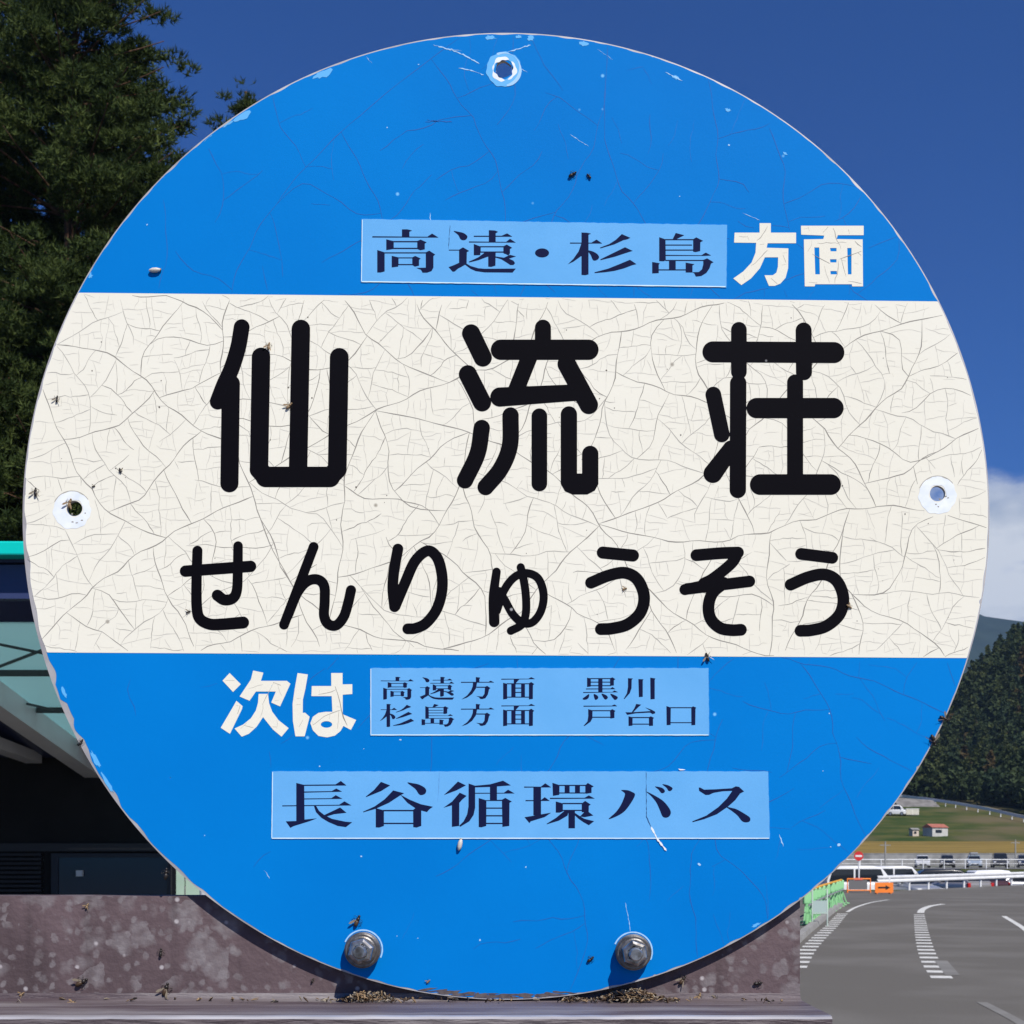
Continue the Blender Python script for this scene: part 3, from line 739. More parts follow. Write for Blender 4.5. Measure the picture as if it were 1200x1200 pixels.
b = MB(); b.box((-1.1, -.6, .1), (1.1, .6, 1.1)); b.build('body', noisy('cream_container', (.6, .58, .5), (.68, .66, .58), 2, .6), o, bevel=.03)
b = MB(); b.box((-1.14, -.64, 1.1), (1.14, .64, 1.18)); b.build('roof', M_white, o)
b = MB(); b.box((-1.0, -.63, .2), (-.1, -.605, 1.05)); b.box((.1, -.63, .2), (1.0, -.605, 1.05)); b.build('door', noisy('container_door', (.52, .5, .42), (.58, .56, .48), 2, .6), o)
# stone revetment and upper guardrail
b = MB(); xa = (1052 - 600) / F * 292; xb_ = (1101 - 600) / F * 292
vs = [(xa, 289, gz(xa, 290) - .3), (xb_, 289, gz(xb_, 290) - .3), (xb_, 296, gz(xb_, 298) + .7), (xa, 296, gz(xa, 298) + 1.2), (xa, 299, gz(xa, 299)), (xb_, 299, gz(xb_, 299))]
b.add(vs, [(0, 1, 2, 3), (3, 2, 5, 4)]); tag(b.build('stone_revetment', noisy('grey_stonework', (.13, .125, .12), (.22, .21, .2), .9, .95, bump=.5), origin=(73, 293, gz(73, 293))), 'grey stone revetment under the upper white rail', 'wall')
ur = empty('upper_guardrail', (80, 305, gz(80, 305))); OU = (80, 305, gz(80, 305))
tag(ur, 'white guardrail of the upper road below the forest', 'guardrail')
pts = []
for px_, py_, dd in ((990, 931, 312), (1035, 931.5, 310), (1058, 933, 306), (1085, 936, 299), (1120, 941, 289), (1160, 948.5, 274), (1200, 957.5, 259), (1240, 968, 242), (1290, 984, 226)): pts.append(at(px_, py_, dd))
b = MB()
for p, q in zip(pts, pts[1:]): b.bar(p, q, .08, .5)
b.build('rail', M_white, ur, OU)
for p, q in zip(pts, pts[1:]):
    for k in range(3):
        b = MB(); r_ = p.lerp(q, k / 3); b.bar(r_ + Vector((0, .1, -2.0)), r_ + Vector((0, .1, 0)), .13); b.build('post', M_white, ur, OU)
#SIGN#
# ================================================================ THE BUS STOP SIGN
def SP(px, py, y=0.0): return ((px - 600) * S0, y, H + (HOR - py) * S0)
CX, CY, RAD = 593.0, 605.0, 566.5

def seg_d(X, Y, a, b):
    ax, ay = a; bx, by = b; dx, dy = bx - ax, by - ay; L = dx * dx + dy * dy + 1e-9
    t = np.clip(((X - ax) * dx + (Y - ay) * dy) / L, 0, 1)
    return np.hypot(X - ax - t * dx, Y - ay - t * dy), t
def poly_sdf(X, Y, P):
    d = np.full(X.shape, 1e9); ins = np.zeros(X.shape, bool); n = len(P)
    for i in range(n):
        a, b = P[i], P[(i + 1) % n]
        d = np.minimum(d, seg_d(X, Y, a, b)[0])
        if a[1] != b[1]:
            c = ((a[1] > Y) != (b[1] > Y)) & (X < (b[0] - a[0]) * (Y - a[1]) / (b[1] - a[1]) + a[0])
            ins ^= c
    return np.where(ins, -d, d)
def cat_closed(P, n=6):
    out_ = []; m = len(P); P = [np.array(p, float) for p in P]
    for i in range(m):
        p0, p1, p2, p3 = P[i - 1], P[i], P[(i + 1) % m], P[(i + 2) % m]
        for t in np.linspace(0, 1, n, endpoint=False):
            out_.append(tuple(0.5 * ((2 * p1) + (-p0 + p2) * t + (2 * p0 - 5 * p1 + 4 * p2 - p3) * t * t + (-p0 + 3 * p1 - 3 * p2 + p3) * t ** 3)))
    return out_
def cat_open(P, n=8):
    if len(P) < 3: return P
    P = [np.array(p, float) for p in P]; Q = [2 * P[0] - P[1]] + P + [2 * P[-1] - P[-2]]; out_ = []
    for i in range(1, len(Q) - 2):
        for t in np.linspace(0, 1, n, endpoint=False):
            out_.append(tuple(0.5 * ((2 * Q[i]) + (-Q[i - 1] + Q[i + 1]) * t + (2 * Q[i - 1] - 5 * Q[i] + 4 * Q[i + 1] - Q[i + 2]) * t * t + (-Q[i - 1] + 3 * Q[i] - 3 * Q[i + 1] + Q[i + 2]) * t ** 3)))
    out_.append(tuple(P[-1])); return out_

# primitives: ('s', width, pts) round stroke; ('c', width, pts) curved stroke; ('p', pts) polygon;
# ('q', pts) smooth polygon; ('r', x0, y0, x1, y1) box; ('h', pts) cut; ('e', cx, cy, rx, ry[, cut])
def field(prims, X, Y):
    Fd = np.full(X.shape, 1e6)
    for pr in prims:
        k = pr[0]
        if k in 'sc':
            w = pr[1]; pts = pr[2] if k == 's' else cat_open(pr[2])
            ws = w if isinstance(w, (tuple, list)) else (w, w)
            n = len(pts) - 1
            for i in range(n):
                d, t = seg_d(X, Y, pts[i], pts[i + 1])
                Fd = np.minimum(Fd, d - (ws[0] + (ws[1] - ws[0]) * (i + t) / n) / 2)
        elif k == 'p': Fd = np.minimum(Fd, poly_sdf(X, Y, pr[1]))
        elif k == 'q': Fd = np.minimum(Fd, poly_sdf(X, Y, cat_closed(pr[1])))
        elif k == 'r': Fd = np.minimum(Fd, poly_sdf(X, Y, [(pr[1], pr[2]), (pr[3], pr[2]), (pr[3], pr[4]), (pr[1], pr[4])]))
        elif k == 'h': Fd = np.maximum(Fd, -poly_sdf(X, Y, pr[1]))
        elif k == 'e':
            d = (np.hypot((X - pr[1]) / pr[3], (Y - pr[2]) / pr[4]) - 1) * min(pr[3], pr[4])
            Fd = np.maximum(Fd, -d) if len(pr) > 5 else np.minimum(Fd, d)
    return Fd
def bounds(prims):
    xs, ys = [], []
    for pr in prims:
        if pr[0] in 'sc':
            w = max(pr[1]) if isinstance(pr[1], (tuple, list)) else pr[1]
            for p in pr[2]: xs += [p[0] - w, p[0] + w]; ys += [p[1] - w, p[1] + w]
        elif pr[0] in 'pq':
            for p in pr[1]: xs += [p[0] - 1, p[0] + 1]; ys += [p[1] - 1, p[1] + 1]
        elif pr[0] == 'r': xs += [pr[1], pr[3]]; ys += [pr[2], pr[4]]
        elif pr[0] == 'e': xs += [pr[1] - pr[3], pr[1] + pr[3]]; ys += [pr[2] - pr[4], pr[2] + pr[4]]
    return min(xs), min(ys), max(xs), max(ys)
def march(Fd, x0, y0, h):
    """filled region Fd<0 as faces; returns verts (px), faces"""
    ny, nx_ = Fd.shape; V = {}; vs = []; fs = []
    def vid(x, y):
        k = (round(x, 4), round(y, 4))
        if k not in V: V[k] = len(vs); vs.append(k)
        return V[k]
    I = Fd < 0
    cnt_ = I[:-1, :-1].astype(int) + I[1:, :-1] + I[:-1, 1:] + I[1:, 1:]
    full = cnt_ == 4
    for j in range(ny - 1):
        row = full[j].astype(np.int8); dd = np.diff(np.concatenate([[0], row, [0]]))
        for a, b in zip(np.where(dd == 1)[0], np.where(dd == -1)[0]):
            fs.append((vid(x0 + a * h, y0 + j * h), vid(x0 + b * h, y0 + j * h), vid(x0 + b * h, y0 + (j + 1) * h), vid(x0 + a * h, y0 + (j + 1) * h)))
    for j, i in zip(*np.where((cnt_ > 0) & (cnt_ < 4))):
        cs = [(i, j), (i + 1, j), (i + 1, j + 1), (i, j + 1)]; f = []
        for q in range(4):
            a, b = cs[q], cs[(q + 1) % 4]; fa, fb_ = Fd[a[1], a[0]], Fd[b[1], b[0]]
            if fa < 0: f.append(vid(x0 + a[0] * h, y0 + a[1] * h))
            if (fa < 0) != (fb_ < 0):
                t = fa / (fa - fb_); f.append(vid(x0 + (a[0] + (b[0] - a[0]) * t) * h, y0 + (a[1] + (b[1] - a[1]) * t) * h))
        g_ = []
        for q in f:
            if not g_ or g_[-1] != q: g_.append(q)
        if len(g_) > 1 and g_[0] == g_[-1]: g_.pop()
        if len(g_) >= 3: fs.append(tuple(g_))
    return vs, fs
def glyph_faces(prims, h):
    a, b, c, d = bounds(prims); a -= 2 * h; b -= 2 * h
    X, Y = np.meshgrid(np.arange(a, c + 3 * h, h), np.arange(b, d + 3 * h, h))
    return march(field(prims, X, Y), a, b, h)
def xf(prims, ox, oy, sx, sy=None):
    """zoomed tracing coordinates -> photo pixels"""
    sy = sy or sx; T = lambda p: (ox + p[0] / sx, oy + p[1] / sy); outp = []
    for pr in prims:
        if pr[0] in 'sc':
            w = pr[1]; w = tuple(v / sx for v in w) if isinstance(w, (tuple, list)) else w / sx
            outp.append((pr[0], w, [T(p) for p in pr[2]]))
        elif pr[0] in 'pqh': outp.append((pr[0], [T(p) for p in pr[1]]))
        elif pr[0] == 'r': outp.append(('r', *T(pr[1:3]), *T(pr[3:5])))
        elif pr[0] == 'e': outp.append(('e', *T(pr[1:3]), pr[3] / sx, pr[4] / sy) + tuple(pr[5:]))
    return outp

# ---- lettering traced stroke by stroke
SEN = xf([('c', (56, 56), [(190, 71), (178, 140), (155, 215), (128, 275), (106, 332)]), ('s', 64, [(152, 270), (147, 619)]),
          ('s', 65, [(258, 175), (251, 570)]), ('s', 66, [(251, 570), (275, 597)]), ('s', 72, [(275, 597), (500, 597)]), ('s', 66, [(500, 597), (526, 570)]), ('s', 66, [(526, 570), (533, 177)]),
          ('s', 65, [(398, 77), (388, 595)])], 220, 360, 3)
RYU = xf([('s', 51, [(77, 74), (110, 142)]), ('s', 51, [(68, 189), (108, 268)]), ('c', 46, [(107, 340), (95, 412), (60, 487)]),
          ('s', 45, [(279, 58), (279, 115)]), ('s', 57, [(161, 120), (407, 120)]), ('s', 46, [(243, 135), (203, 235)]), ('s', (54, 46), [(158, 253), (380, 240)]),
          ('s', 52, [(346, 160), (408, 275)]), ('c', 46, [(188, 305), (186, 390), (160, 455), (118, 506)]), ('s', 44, [(269, 307), (269, 496)]),
          ('s', 46, [(352, 302), (352, 480)]), ('p', [(329, 460), (375, 460), (375, 468), (389, 468), (389, 460), (435, 460), (435, 498), (425, 516), (404, 527), (362, 527), (341, 518), (329, 497)]), ('s', 46, [(412, 413), (412, 482)])], 520, 360, 2.4)
SOU = xf([('s', 59, [(757, 126), (1097, 128)]), ('s', 44, [(830, 64), (830, 182)]), ('s', 46, [(828, 214), (827, 514)]), ('s', 45, [(1012, 66), (1013, 183)]),
          ('s', 45, [(988, 212), (988, 485)]), ('s', 57, [(880, 284), (1096, 284)]), ('s', 58, [(890, 499), (1088, 499)]), ('s', 44, [(758, 246), (782, 358)]), ('s', (46, 53), [(808, 398), (757, 468)])], 520, 360, 2.4)
SE = xf([('s', 38, [(50, 141), (268, 125)]), ('c', (34, 40), [(90, 73), (87, 180), (88, 262), (98, 300), (130, 318), (170, 319), (243, 313)]), ('c', (32, 38), [(226, 57), (225, 140), (222, 205), (208, 232), (180, 237), (157, 222)])], 200, 620, 2.857)
NN = xf([('s', 33, [(479, 60), (380, 320)]), ('c', 34, [(392, 290), (425, 212), (458, 175), (492, 169), (514, 190), (516, 240), (514, 290), (528, 318), (555, 322), (580, 293), (595, 245), (604, 205)])], 200, 620, 2.857)
RI = xf([('c', 36, [(761, 67), (748, 140), (744, 200), (750, 260)]), ('c', 36, [(752, 258), (785, 180), (818, 108), (860, 73), (892, 95), (908, 150), (908, 210), (890, 270), (855, 315), (820, 332), (794, 334)])], 200, 620, 2.857)
YU = xf([('c', (26, 32), [(57, 131), (48, 205), (50, 284)]), ('c', 25, [(58, 250), (80, 188), (112, 147), (150, 135), (185, 152), (201, 200), (193, 250), (168, 284), (138, 287), (108, 262), (84, 220), (66, 190)]), ('c', 25, [(131, 117), (137, 140), (146, 195), (147, 255), (134, 292), (101, 311)])], 560, 620, 2.6087)
U1 = xf([('s', 37, [(382, 72), (474, 81)]), ('c', 36, [(346, 164), (400, 142), (450, 134), (488, 155), (508, 205), (497, 255), (458, 291), (410, 304), (376, 306)])], 560, 620, 2.6087)
SO = xf([('c', 36, [(668, 80), (740, 74), (795, 72)]), ('c', 34, [(795, 72), (775, 105), (720, 150), (690, 166)]), ('s', 34, [(633, 185), (720, 167)]), ('s', 35, [(640, 183), (830, 160)]), ('c', 36, [(752, 165), (718, 195), (705, 235), (712, 275), (740, 302), (775, 309), (804, 308)])], 560, 620, 2.6087)
U2 = xf([('s', 36, [(988, 76), (1083, 88)]), ('c', 36, [(956, 170), (1010, 147), (1060, 139), (1098, 160), (1117, 210), (1106, 260), (1066, 296), (1020, 309), (986, 311)])], 560, 620, 2.6087)
HOU_W = xf([('p', [(267, 78), (355, 78), (355, 152), (552, 152), (552, 235), (330, 235), (322, 270), (492, 275), (490, 430), (470, 505), (430, 550), (385, 568), (340, 568), (305, 485), (370, 485), (398, 465), (410, 420), (412, 345), (308, 345), (270, 430), (200, 510), (125, 562), (62, 510), (140, 455), (205, 385), (235, 310), (240, 232), (68, 230), (72, 152), (267, 152)])], 850, 250, 6.667)
MEN_W = xf([('p', [(590, 98), (1080, 98), (1080, 172), (878, 172), (868, 202), (1072, 205), (1075, 572), (990, 572), (988, 555), (702, 555), (697, 572), (620, 572), (613, 205), (765, 202), (772, 175), (592, 168)]),
            ('h', [(695, 268), (733, 268), (738, 478), (702, 478)]), ('h', [(817, 272), (868, 272), (868, 298), (822, 298)]), ('h', [(817, 360), (868, 360), (868, 385), (820, 385)]), ('h', [(820, 452), (870, 452), (872, 478), (822, 478)]), ('h', [(952, 272), (985, 272), (985, 478), (957, 478)])], 850, 250, 6.667)
TSUGI = xf([('p', [(230, 105), (388, 262), (278, 372), (130, 212)]), ('p', [(325, 495), (412, 570), (405, 610), (235, 960), (105, 875), (290, 560)]),
            ('p', [(560, 70), (705, 100), (670, 215), (1035, 215), (1085, 255), (940, 575), (815, 520), (880, 365), (600, 365), (510, 495), (370, 435), (530, 195)]),
            ('p', [(638, 398), (770, 398), (785, 530), (830, 650), (920, 770), (1060, 880), (960, 1000), (840, 900), (700, 725), (610, 860), (500, 960), (400, 1000), (300, 885), (420, 830), (530, 740), (600, 630), (630, 520)])], 250, 780, 12)
HA = xf([('p', [(165, 105), (310, 125), (275, 330), (240, 480), (238, 665), (270, 662), (335, 720), (265, 995), (135, 995), (100, 780), (95, 540), (125, 330)]),
         ('p', [(638, 105), (798, 105), (798, 265), (935, 262), (935, 400), (800, 410), (800, 685), (990, 765), (915, 905), (810, 850), (770, 920), (690, 985), (580, 1010), (460, 990), (380, 910), (345, 810), (380, 720), (460, 665), (560, 650), (655, 650), (645, 430), (360, 430), (365, 288), (640, 288)]), ('e', 572, 828, 80, 46, 1)], 335, 780, 12)
def ln(x0, y0, x1, y1): return ('r', x0, y0, x1, y1)
TAKA = [('p', [(548, 122), (635, 122), (708, 142), (665, 160), (665, 245), (548, 245)]), ('p', [(85, 230), (945, 238), (1018, 188), (1122, 252), (85, 250)]),
        ('p', [(303, 278), (412, 305), (785, 305), (840, 282), (935, 325), (905, 345), (905, 435), (835, 450), (790, 430), (412, 430), (303, 448)]), ('h', [(420, 325), (787, 325), (787, 410), (420, 410)]),
        ('p', [(388, 535), (495, 560), (710, 560), (755, 537), (842, 578), (815, 600), (815, 690), (750, 705), (712, 682), (490, 682), (490, 705), (388, 718)]), ('h', [(495, 576), (709, 576), (709, 664), (495, 664)]),
        ('p', [(162, 445), (275, 481), (920, 481), (975, 455), (1068, 515), (1040, 540), (1040, 720), (1010, 775), (940, 800), (870, 800), (845, 755), (770, 725), (920, 720), (920, 499), (278, 499), (278, 780), (215, 797), (162, 797)])]
TOO = [('q', [(155, 150), (230, 160), (310, 180), (362, 218), (370, 245), (350, 280), (305, 293), (262, 275), (225, 210)]), ('p', [(80, 440), (240, 440), (300, 403), (400, 460), (362, 478), (358, 660), (240, 670), (240, 454), (80, 454)]),
       ('p', [(240, 645), (345, 650), (420, 695), (540, 730), (640, 738), (1128, 735), (1075, 798), (640, 795), (500, 775), (420, 740), (335, 675), (265, 715), (225, 735), (170, 782), (140, 785), (75, 712), (150, 685)]),
       ('p', [(705, 135), (800, 140), (850, 160), (812, 185), (812, 325), (705, 325)]), ('p', [(470, 222), (905, 222), (990, 185), (1075, 238), (470, 240)]), ('p', [(395, 311), (975, 318), (1035, 270), (1128, 330), (395, 329)]),
       ('p', [(470, 350), (560, 385), (935, 385), (985, 360), (1070, 410), (1035, 430), (1035, 500), (1010, 530), (960, 505), (935, 500), (935, 487), (572, 487), (572, 525), (470, 528)]), ('h', [(578, 403), (932, 403), (932, 468), (578, 468)]),
       ('p', [(640, 485), (720, 485), (700, 545), (540, 605), (400, 640), (390, 628), (540, 560)]), ('p', [(695, 480), (812, 480), (808, 690), (740, 710), (695, 705)]),
       ('p', [(810, 545), (940, 565), (1035, 520), (1130, 545), (1020, 580), (1090, 612), (1115, 650), (1090, 680), (1040, 680), (980, 640), (900, 590), (812, 565)])]
SUGI = [('p', [(285, 105), (365, 108), (435, 122), (395, 140), (395, 760), (345, 772), (285, 768), (285, 470), (160, 560), (70, 603), (160, 515), (240, 400), (285, 270)]), ('p', [(105, 262), (440, 264), (520, 215), (612, 278), (105, 279)]),
        ('q', [(388, 385), (460, 400), (530, 440), (560, 490), (535, 530), (490, 545), (460, 530), (430, 460), (395, 410)]), ('p', [(575, 340), (720, 285), (820, 220), (915, 130), (1050, 188), (1000, 212), (940, 225), (800, 290), (580, 354)]),
        ('p', [(578, 525), (750, 440), (965, 335), (1085, 392), (960, 432), (800, 485), (583, 538)]), ('p', [(487, 726), (700, 670), (900, 590), (1042, 530), (1145, 600), (1080, 615), (950, 665), (800, 705), (660, 725), (490, 740)])]
SHIMA = [('p', [(490, 112), (625, 148), (500, 210), (440, 212)]), ('p', [(232, 178), (330, 212), (335, 540), (300, 555), (232, 552)]), ln(325, 208, 770, 226), ln(330, 293, 745, 310), ln(330, 371, 768, 389),
         ('p', [(330, 454), (890, 460), (960, 418), (1045, 465), (930, 471), (330, 471)]), ('p', [(762, 210), (810, 180), (918, 235), (875, 258), (872, 395), (800, 412), (762, 405)]),
         ('p', [(330, 533), (920, 533), (980, 508), (1082, 570), (1042, 590), (1020, 660), (970, 735), (890, 785), (805, 795), (780, 745), (750, 725), (850, 722), (900, 680), (920, 600), (920, 550), (330, 550)]),
         ('p', [(122, 565), (240, 585), (225, 610), (225, 740), (122, 745)]), ln(385, 540, 490, 692), ln(222, 680, 648, 698), ('p', [(645, 575), (785, 600), (752, 620), (752, 730), (645, 730)])]
HOU = [('p', [(272, 162), (335, 170), (322, 190), (322, 238), (272, 238)]), ('p', [(62, 230), (450, 230), (480, 213), (532, 240), (62, 243)]), ('p', [(232, 236), (290, 236), (275, 320), (220, 400), (150, 450), (70, 478), (150, 420), (205, 350), (228, 290)]),
       ('p', [(280, 298), (405, 298), (430, 285), (478, 318), (460, 330), (440, 410), (405, 460), (360, 472), (335, 470), (315, 445), (275, 430), (365, 436), (392, 400), (400, 313), (280, 312)])]
MEN = [('p', [(630, 186), (1010, 186), (1050, 163), (1107, 191), (630, 199)]), ('p', [(805, 195), (882, 195), (830, 252), (805, 252)]), ('p', [(655, 243), (712, 258), (712, 470), (655, 477)]), ln(705, 250, 1022, 263), ln(770, 255, 830, 446), ln(908, 256, 962, 446),
       ('p', [(1018, 250), (1050, 232), (1095, 262), (1075, 275), (1073, 470), (1018, 477)]), ln(825, 311, 912, 324), ln(825, 372, 912, 385), ln(708, 438, 1022, 451)]
KURO = [('p', [(215, 110), (268, 122), (268, 235), (215, 242)]), ln(262, 117, 545, 130), ln(262, 167, 545, 180), ln(262, 217, 545, 230), ln(372, 120, 432, 314), ('p', [(538, 120), (572, 106), (614, 132), (592, 147), (592, 220), (538, 227)]),
        ('p', [(200, 263), (545, 263), (572, 242), (614, 273), (200, 276)]), ('p', [(160, 313), (570, 312), (600, 290), (652, 316), (160, 326)]), ('q', [(242, 342), (238, 390), (207, 417), (165, 420), (153, 405), (185, 380)]), ('q', [(308, 342), (356, 360), (374, 390), (356, 416), (325, 417)]),
        ('q', [(418, 338), (480, 355), (507, 387), (490, 414), (460, 412)]), ('q', [(542, 338), (620, 365), (647, 390), (626, 419), (593, 415)])]
KAWA = [('p', [(790, 118), (860, 122), (843, 140), (840, 260), (815, 330), (740, 412), (730, 408), (775, 330), (790, 240)]), ('p', [(936, 130), (1010, 134), (998, 150), (998, 380), (943, 384)]), ('p', [(1103, 110), (1177, 122), (1166, 140), (1166, 412), (1106, 416)])]
TO = [('p', [(165, 505), (560, 505), (600, 487), (642, 513), (165, 519)]), ('p', [(230, 553), (292, 570), (290, 680), (265, 730), (180, 790), (165, 788), (220, 725), (232, 650)]), ln(285, 568, 545, 582), ln(285, 660, 545, 674), ('p', [(538, 573), (568, 553), (614, 578), (600, 595), (600, 677), (543, 686)])]
DAI = [('p', [(905, 480), (977, 490), (930, 530), (870, 592), (840, 600), (880, 540)]), ('p', [(753, 597), (840, 598), (1110, 580), (1030, 528), (1120, 560), (1172, 590), (1172, 612), (1135, 624), (1100, 602), (900, 612), (780, 634)]), ('p', [(797, 653), (856, 668), (853, 785), (798, 791)]), ln(850, 664, 1092, 679), ln(850, 757, 1088, 771), ('p', [(1083, 668), (1110, 653), (1157, 675), (1142, 690), (1142, 786), (1086, 791)])]
KUCHI = [('p', [(610, 510), (672, 530), (669, 775), (613, 779)]), ln(666, 526, 968, 540), ln(666, 737, 968, 750), ('p', [(959, 530), (985, 513), (1030, 532), (1019, 550), (1016, 776), (961, 780)])]
NAGA = [('p', [(268, 150), (380, 178), (385, 680), (268, 700)]), ('p', [(375, 176), (820, 171), (895, 122), (975, 187), (375, 192)]), ('p', [(380, 271), (765, 265), (830, 228), (915, 274), (380, 287)]), ('p', [(380, 369), (760, 365), (822, 322), (920, 374), (380, 382)]),
        ('p', [(70, 466), (870, 457), (945, 408), (1045, 467), (70, 480)]), ('p', [(120, 690), (268, 685), (385, 665), (560, 648), (450, 690), (230, 758), (185, 782)]), ('p', [(515, 470), (545, 470), (590, 545), (660, 600), (770, 655), (960, 695), (1055, 702), (965, 772), (850, 755), (720, 700), (620, 640), (545, 560)]), ('p', [(660, 602), (885, 495), (975, 570), (800, 590), (700, 620)])]
TANI = [('p', [(318, 135), (448, 185), (320, 265), (110, 350), (105, 342), (220, 250)]), ('q', [(690, 148), (770, 155), (850, 172), (930, 215), (955, 260), (935, 305), (880, 322), (845, 300), (800, 235)]), ('p', [(490, 255), (645, 295), (590, 325), (430, 430), (240, 515), (70, 564), (65, 555), (230, 480), (370, 380)]),
        ('p', [(590, 315), (720, 385), (880, 450), (1050, 485), (1000, 520), (965, 560), (890, 540), (800, 505), (690, 430)]), ('p', [(245, 505), (360, 535), (360, 755), (295, 778), (245, 775)]), ('p', [(770, 530), (830, 480), (885, 520), (885, 755), (820, 778), (772, 772)]), ln(350, 529, 775, 549), ln(350, 710, 775, 729)]
JUN = [('p', [(320, 130), (432, 185), (300, 255), (120, 322), (210, 240)]), ('p', [(345, 287), (442, 332), (380, 385), (340, 430), (338, 755), (235, 768), (235, 465), (115, 500), (240, 410)]), ('p', [(470, 158), (562, 190), (562, 500), (540, 600), (480, 690), (350, 768), (340, 750), (400, 690), (450, 590), (468, 480)]),
       ('p', [(558, 190), (770, 170), (955, 118), (1065, 185), (870, 200), (770, 207), (558, 213)]), ln(770, 185, 869, 390), ('p', [(556, 289), (965, 289), (1025, 245), (1118, 299), (556, 302)]), ('p', [(612, 362), (715, 393), (940, 386), (985, 360), (1078, 412), (1045, 430), (1042, 755), (945, 768), (938, 404), (720, 404), (718, 755), (650, 775), (612, 770)]),
       ln(714, 496, 944, 513), ln(714, 603, 944, 621), ln(714, 711, 944, 729)]
KAN = [('p', [(110, 201), (345, 203), (408, 155), (492, 213), (110, 217)]), ('p', [(130, 391), (345, 393), (400, 350), (472, 403), (130, 407)]), ln(240, 208, 348, 606), ('p', [(115, 632), (240, 612), (348, 592), (492, 568), (400, 630), (205, 690), (185, 715)]),
       ('p', [(508, 148), (608, 182), (605, 318), (515, 332)]), ln(600, 177, 978, 193), ln(600, 284, 978, 299), ln(680, 185, 750, 290), ln(825, 185, 895, 290), ('p', [(970, 185), (1005, 150), (1090, 200), (1058, 215), (1058, 290), (985, 302), (970, 295)]),
       ('p', [(470, 359), (960, 359), (1020, 325), (1105, 371), (475, 376)]), ('p', [(555, 410), (655, 438), (655, 550), (610, 568), (555, 568)]), ln(650, 431, 928, 449), ln(650, 528, 928, 544), ('p', [(920, 440), (968, 402), (1048, 455), (1020, 470), (1018, 560), (920, 562)]),
       ('p', [(680, 540), (740, 540), (720, 610), (600, 680), (430, 732), (425, 725), (560, 640)]), ln(733, 540, 825, 788), ('p', [(823, 570), (905, 625), (960, 655), (1095, 688), (1020, 745), (940, 700), (870, 650), (823, 605)]), ('p', [(895, 622), (960, 555), (1020, 560), (1084, 608), (960, 632)])]
BA = [('p', cat_closed([(275, 252), (360, 252), (425, 276), (470, 315), (420, 420), (330, 540), (230, 610), (95, 660), (200, 560), (275, 450), (325, 325), (318, 288)], 4)), ('q', [(628, 272), (740, 325), (860, 400), (940, 490), (972, 560), (955, 615), (905, 640), (855, 620), (820, 540), (770, 430), (700, 340)]),
      ('q', [(750, 202), (810, 208), (862, 227), (890, 265), (870, 292), (835, 290), (800, 245)]), ('q', [(853, 171), (905, 175), (952, 192), (997, 225), (975, 260), (940, 262), (910, 218)])]
SU = [('p', [(225, 215), (245, 215), (300, 245), (450, 240), (690, 225), (745, 198), (790, 205), (862, 270), (805, 300), (740, 390), (640, 480), (480, 590), (300, 660), (140, 702), (133, 690), (330, 610), (500, 490), (620, 370), (695, 262), (560, 268), (430, 290), (370, 318), (320, 320), (230, 262)]), ('q', [(612, 488), (690, 502), (760, 522), (880, 590), (945, 640), (940, 690), (885, 705), (830, 685), (770, 610), (690, 545)])]
def big(gl, ox, oy): return xf(gl, ox, oy, 13.333)
def fit(gl, box_src, x0, y0, x1, y1):
    """a glyph traced in box_src drawn again in the box x0..y1"""
    a, b, c, d = box_src; sx = (c - a) / (x1 - x0); sy = (d - b) / (y1 - y0)
    return xf(gl, x0 - a / sx, y0 - b / sy, sx, sy)
B_TAKA, B_TOO, B_SUGI, B_SHI = (85, 122, 1122, 800), (75, 135, 1130, 798), (70, 105, 1145, 772), (120, 112, 1082, 795)
ST1 = [big(TAKA, 430, 260), big(TOO, 520, 260), [('e', 635.2, 296.8, 8.2, 5.3)], big(SUGI, 660, 265), big(SHIMA, 755, 265)]
ST2 = [fit(TAKA, B_TAKA, 446.3, 793.3, 485, 820), fit(TOO, B_TOO, 492, 793.3, 532.5, 820), xf(HOU, 535, 780, 12), xf(MEN, 535, 780, 12), xf(KURO, 670, 785, 12), xf(KAWA, 670, 785, 12),
       fit(SUGI, B_SUGI, 445, 825, 485.5, 852), fit(SHIMA, B_SHI, 494, 825, 532.5, 851.8), xf(HOU, 535, 811.4, 12), xf(MEN, 535, 811.3, 12), xf(TO, 670, 785, 12), xf(DAI, 670, 785, 12), xf(KUCHI, 730, 785, 12)]
ST3 = [xf(NAGA, 325, 905, 12), xf(TANI, 420, 905, 12), xf(JUN, 510, 905, 12), xf(KAN, 605, 905, 12), xf(BA, 705, 905, 12), xf(SU, 800, 905, 12)]

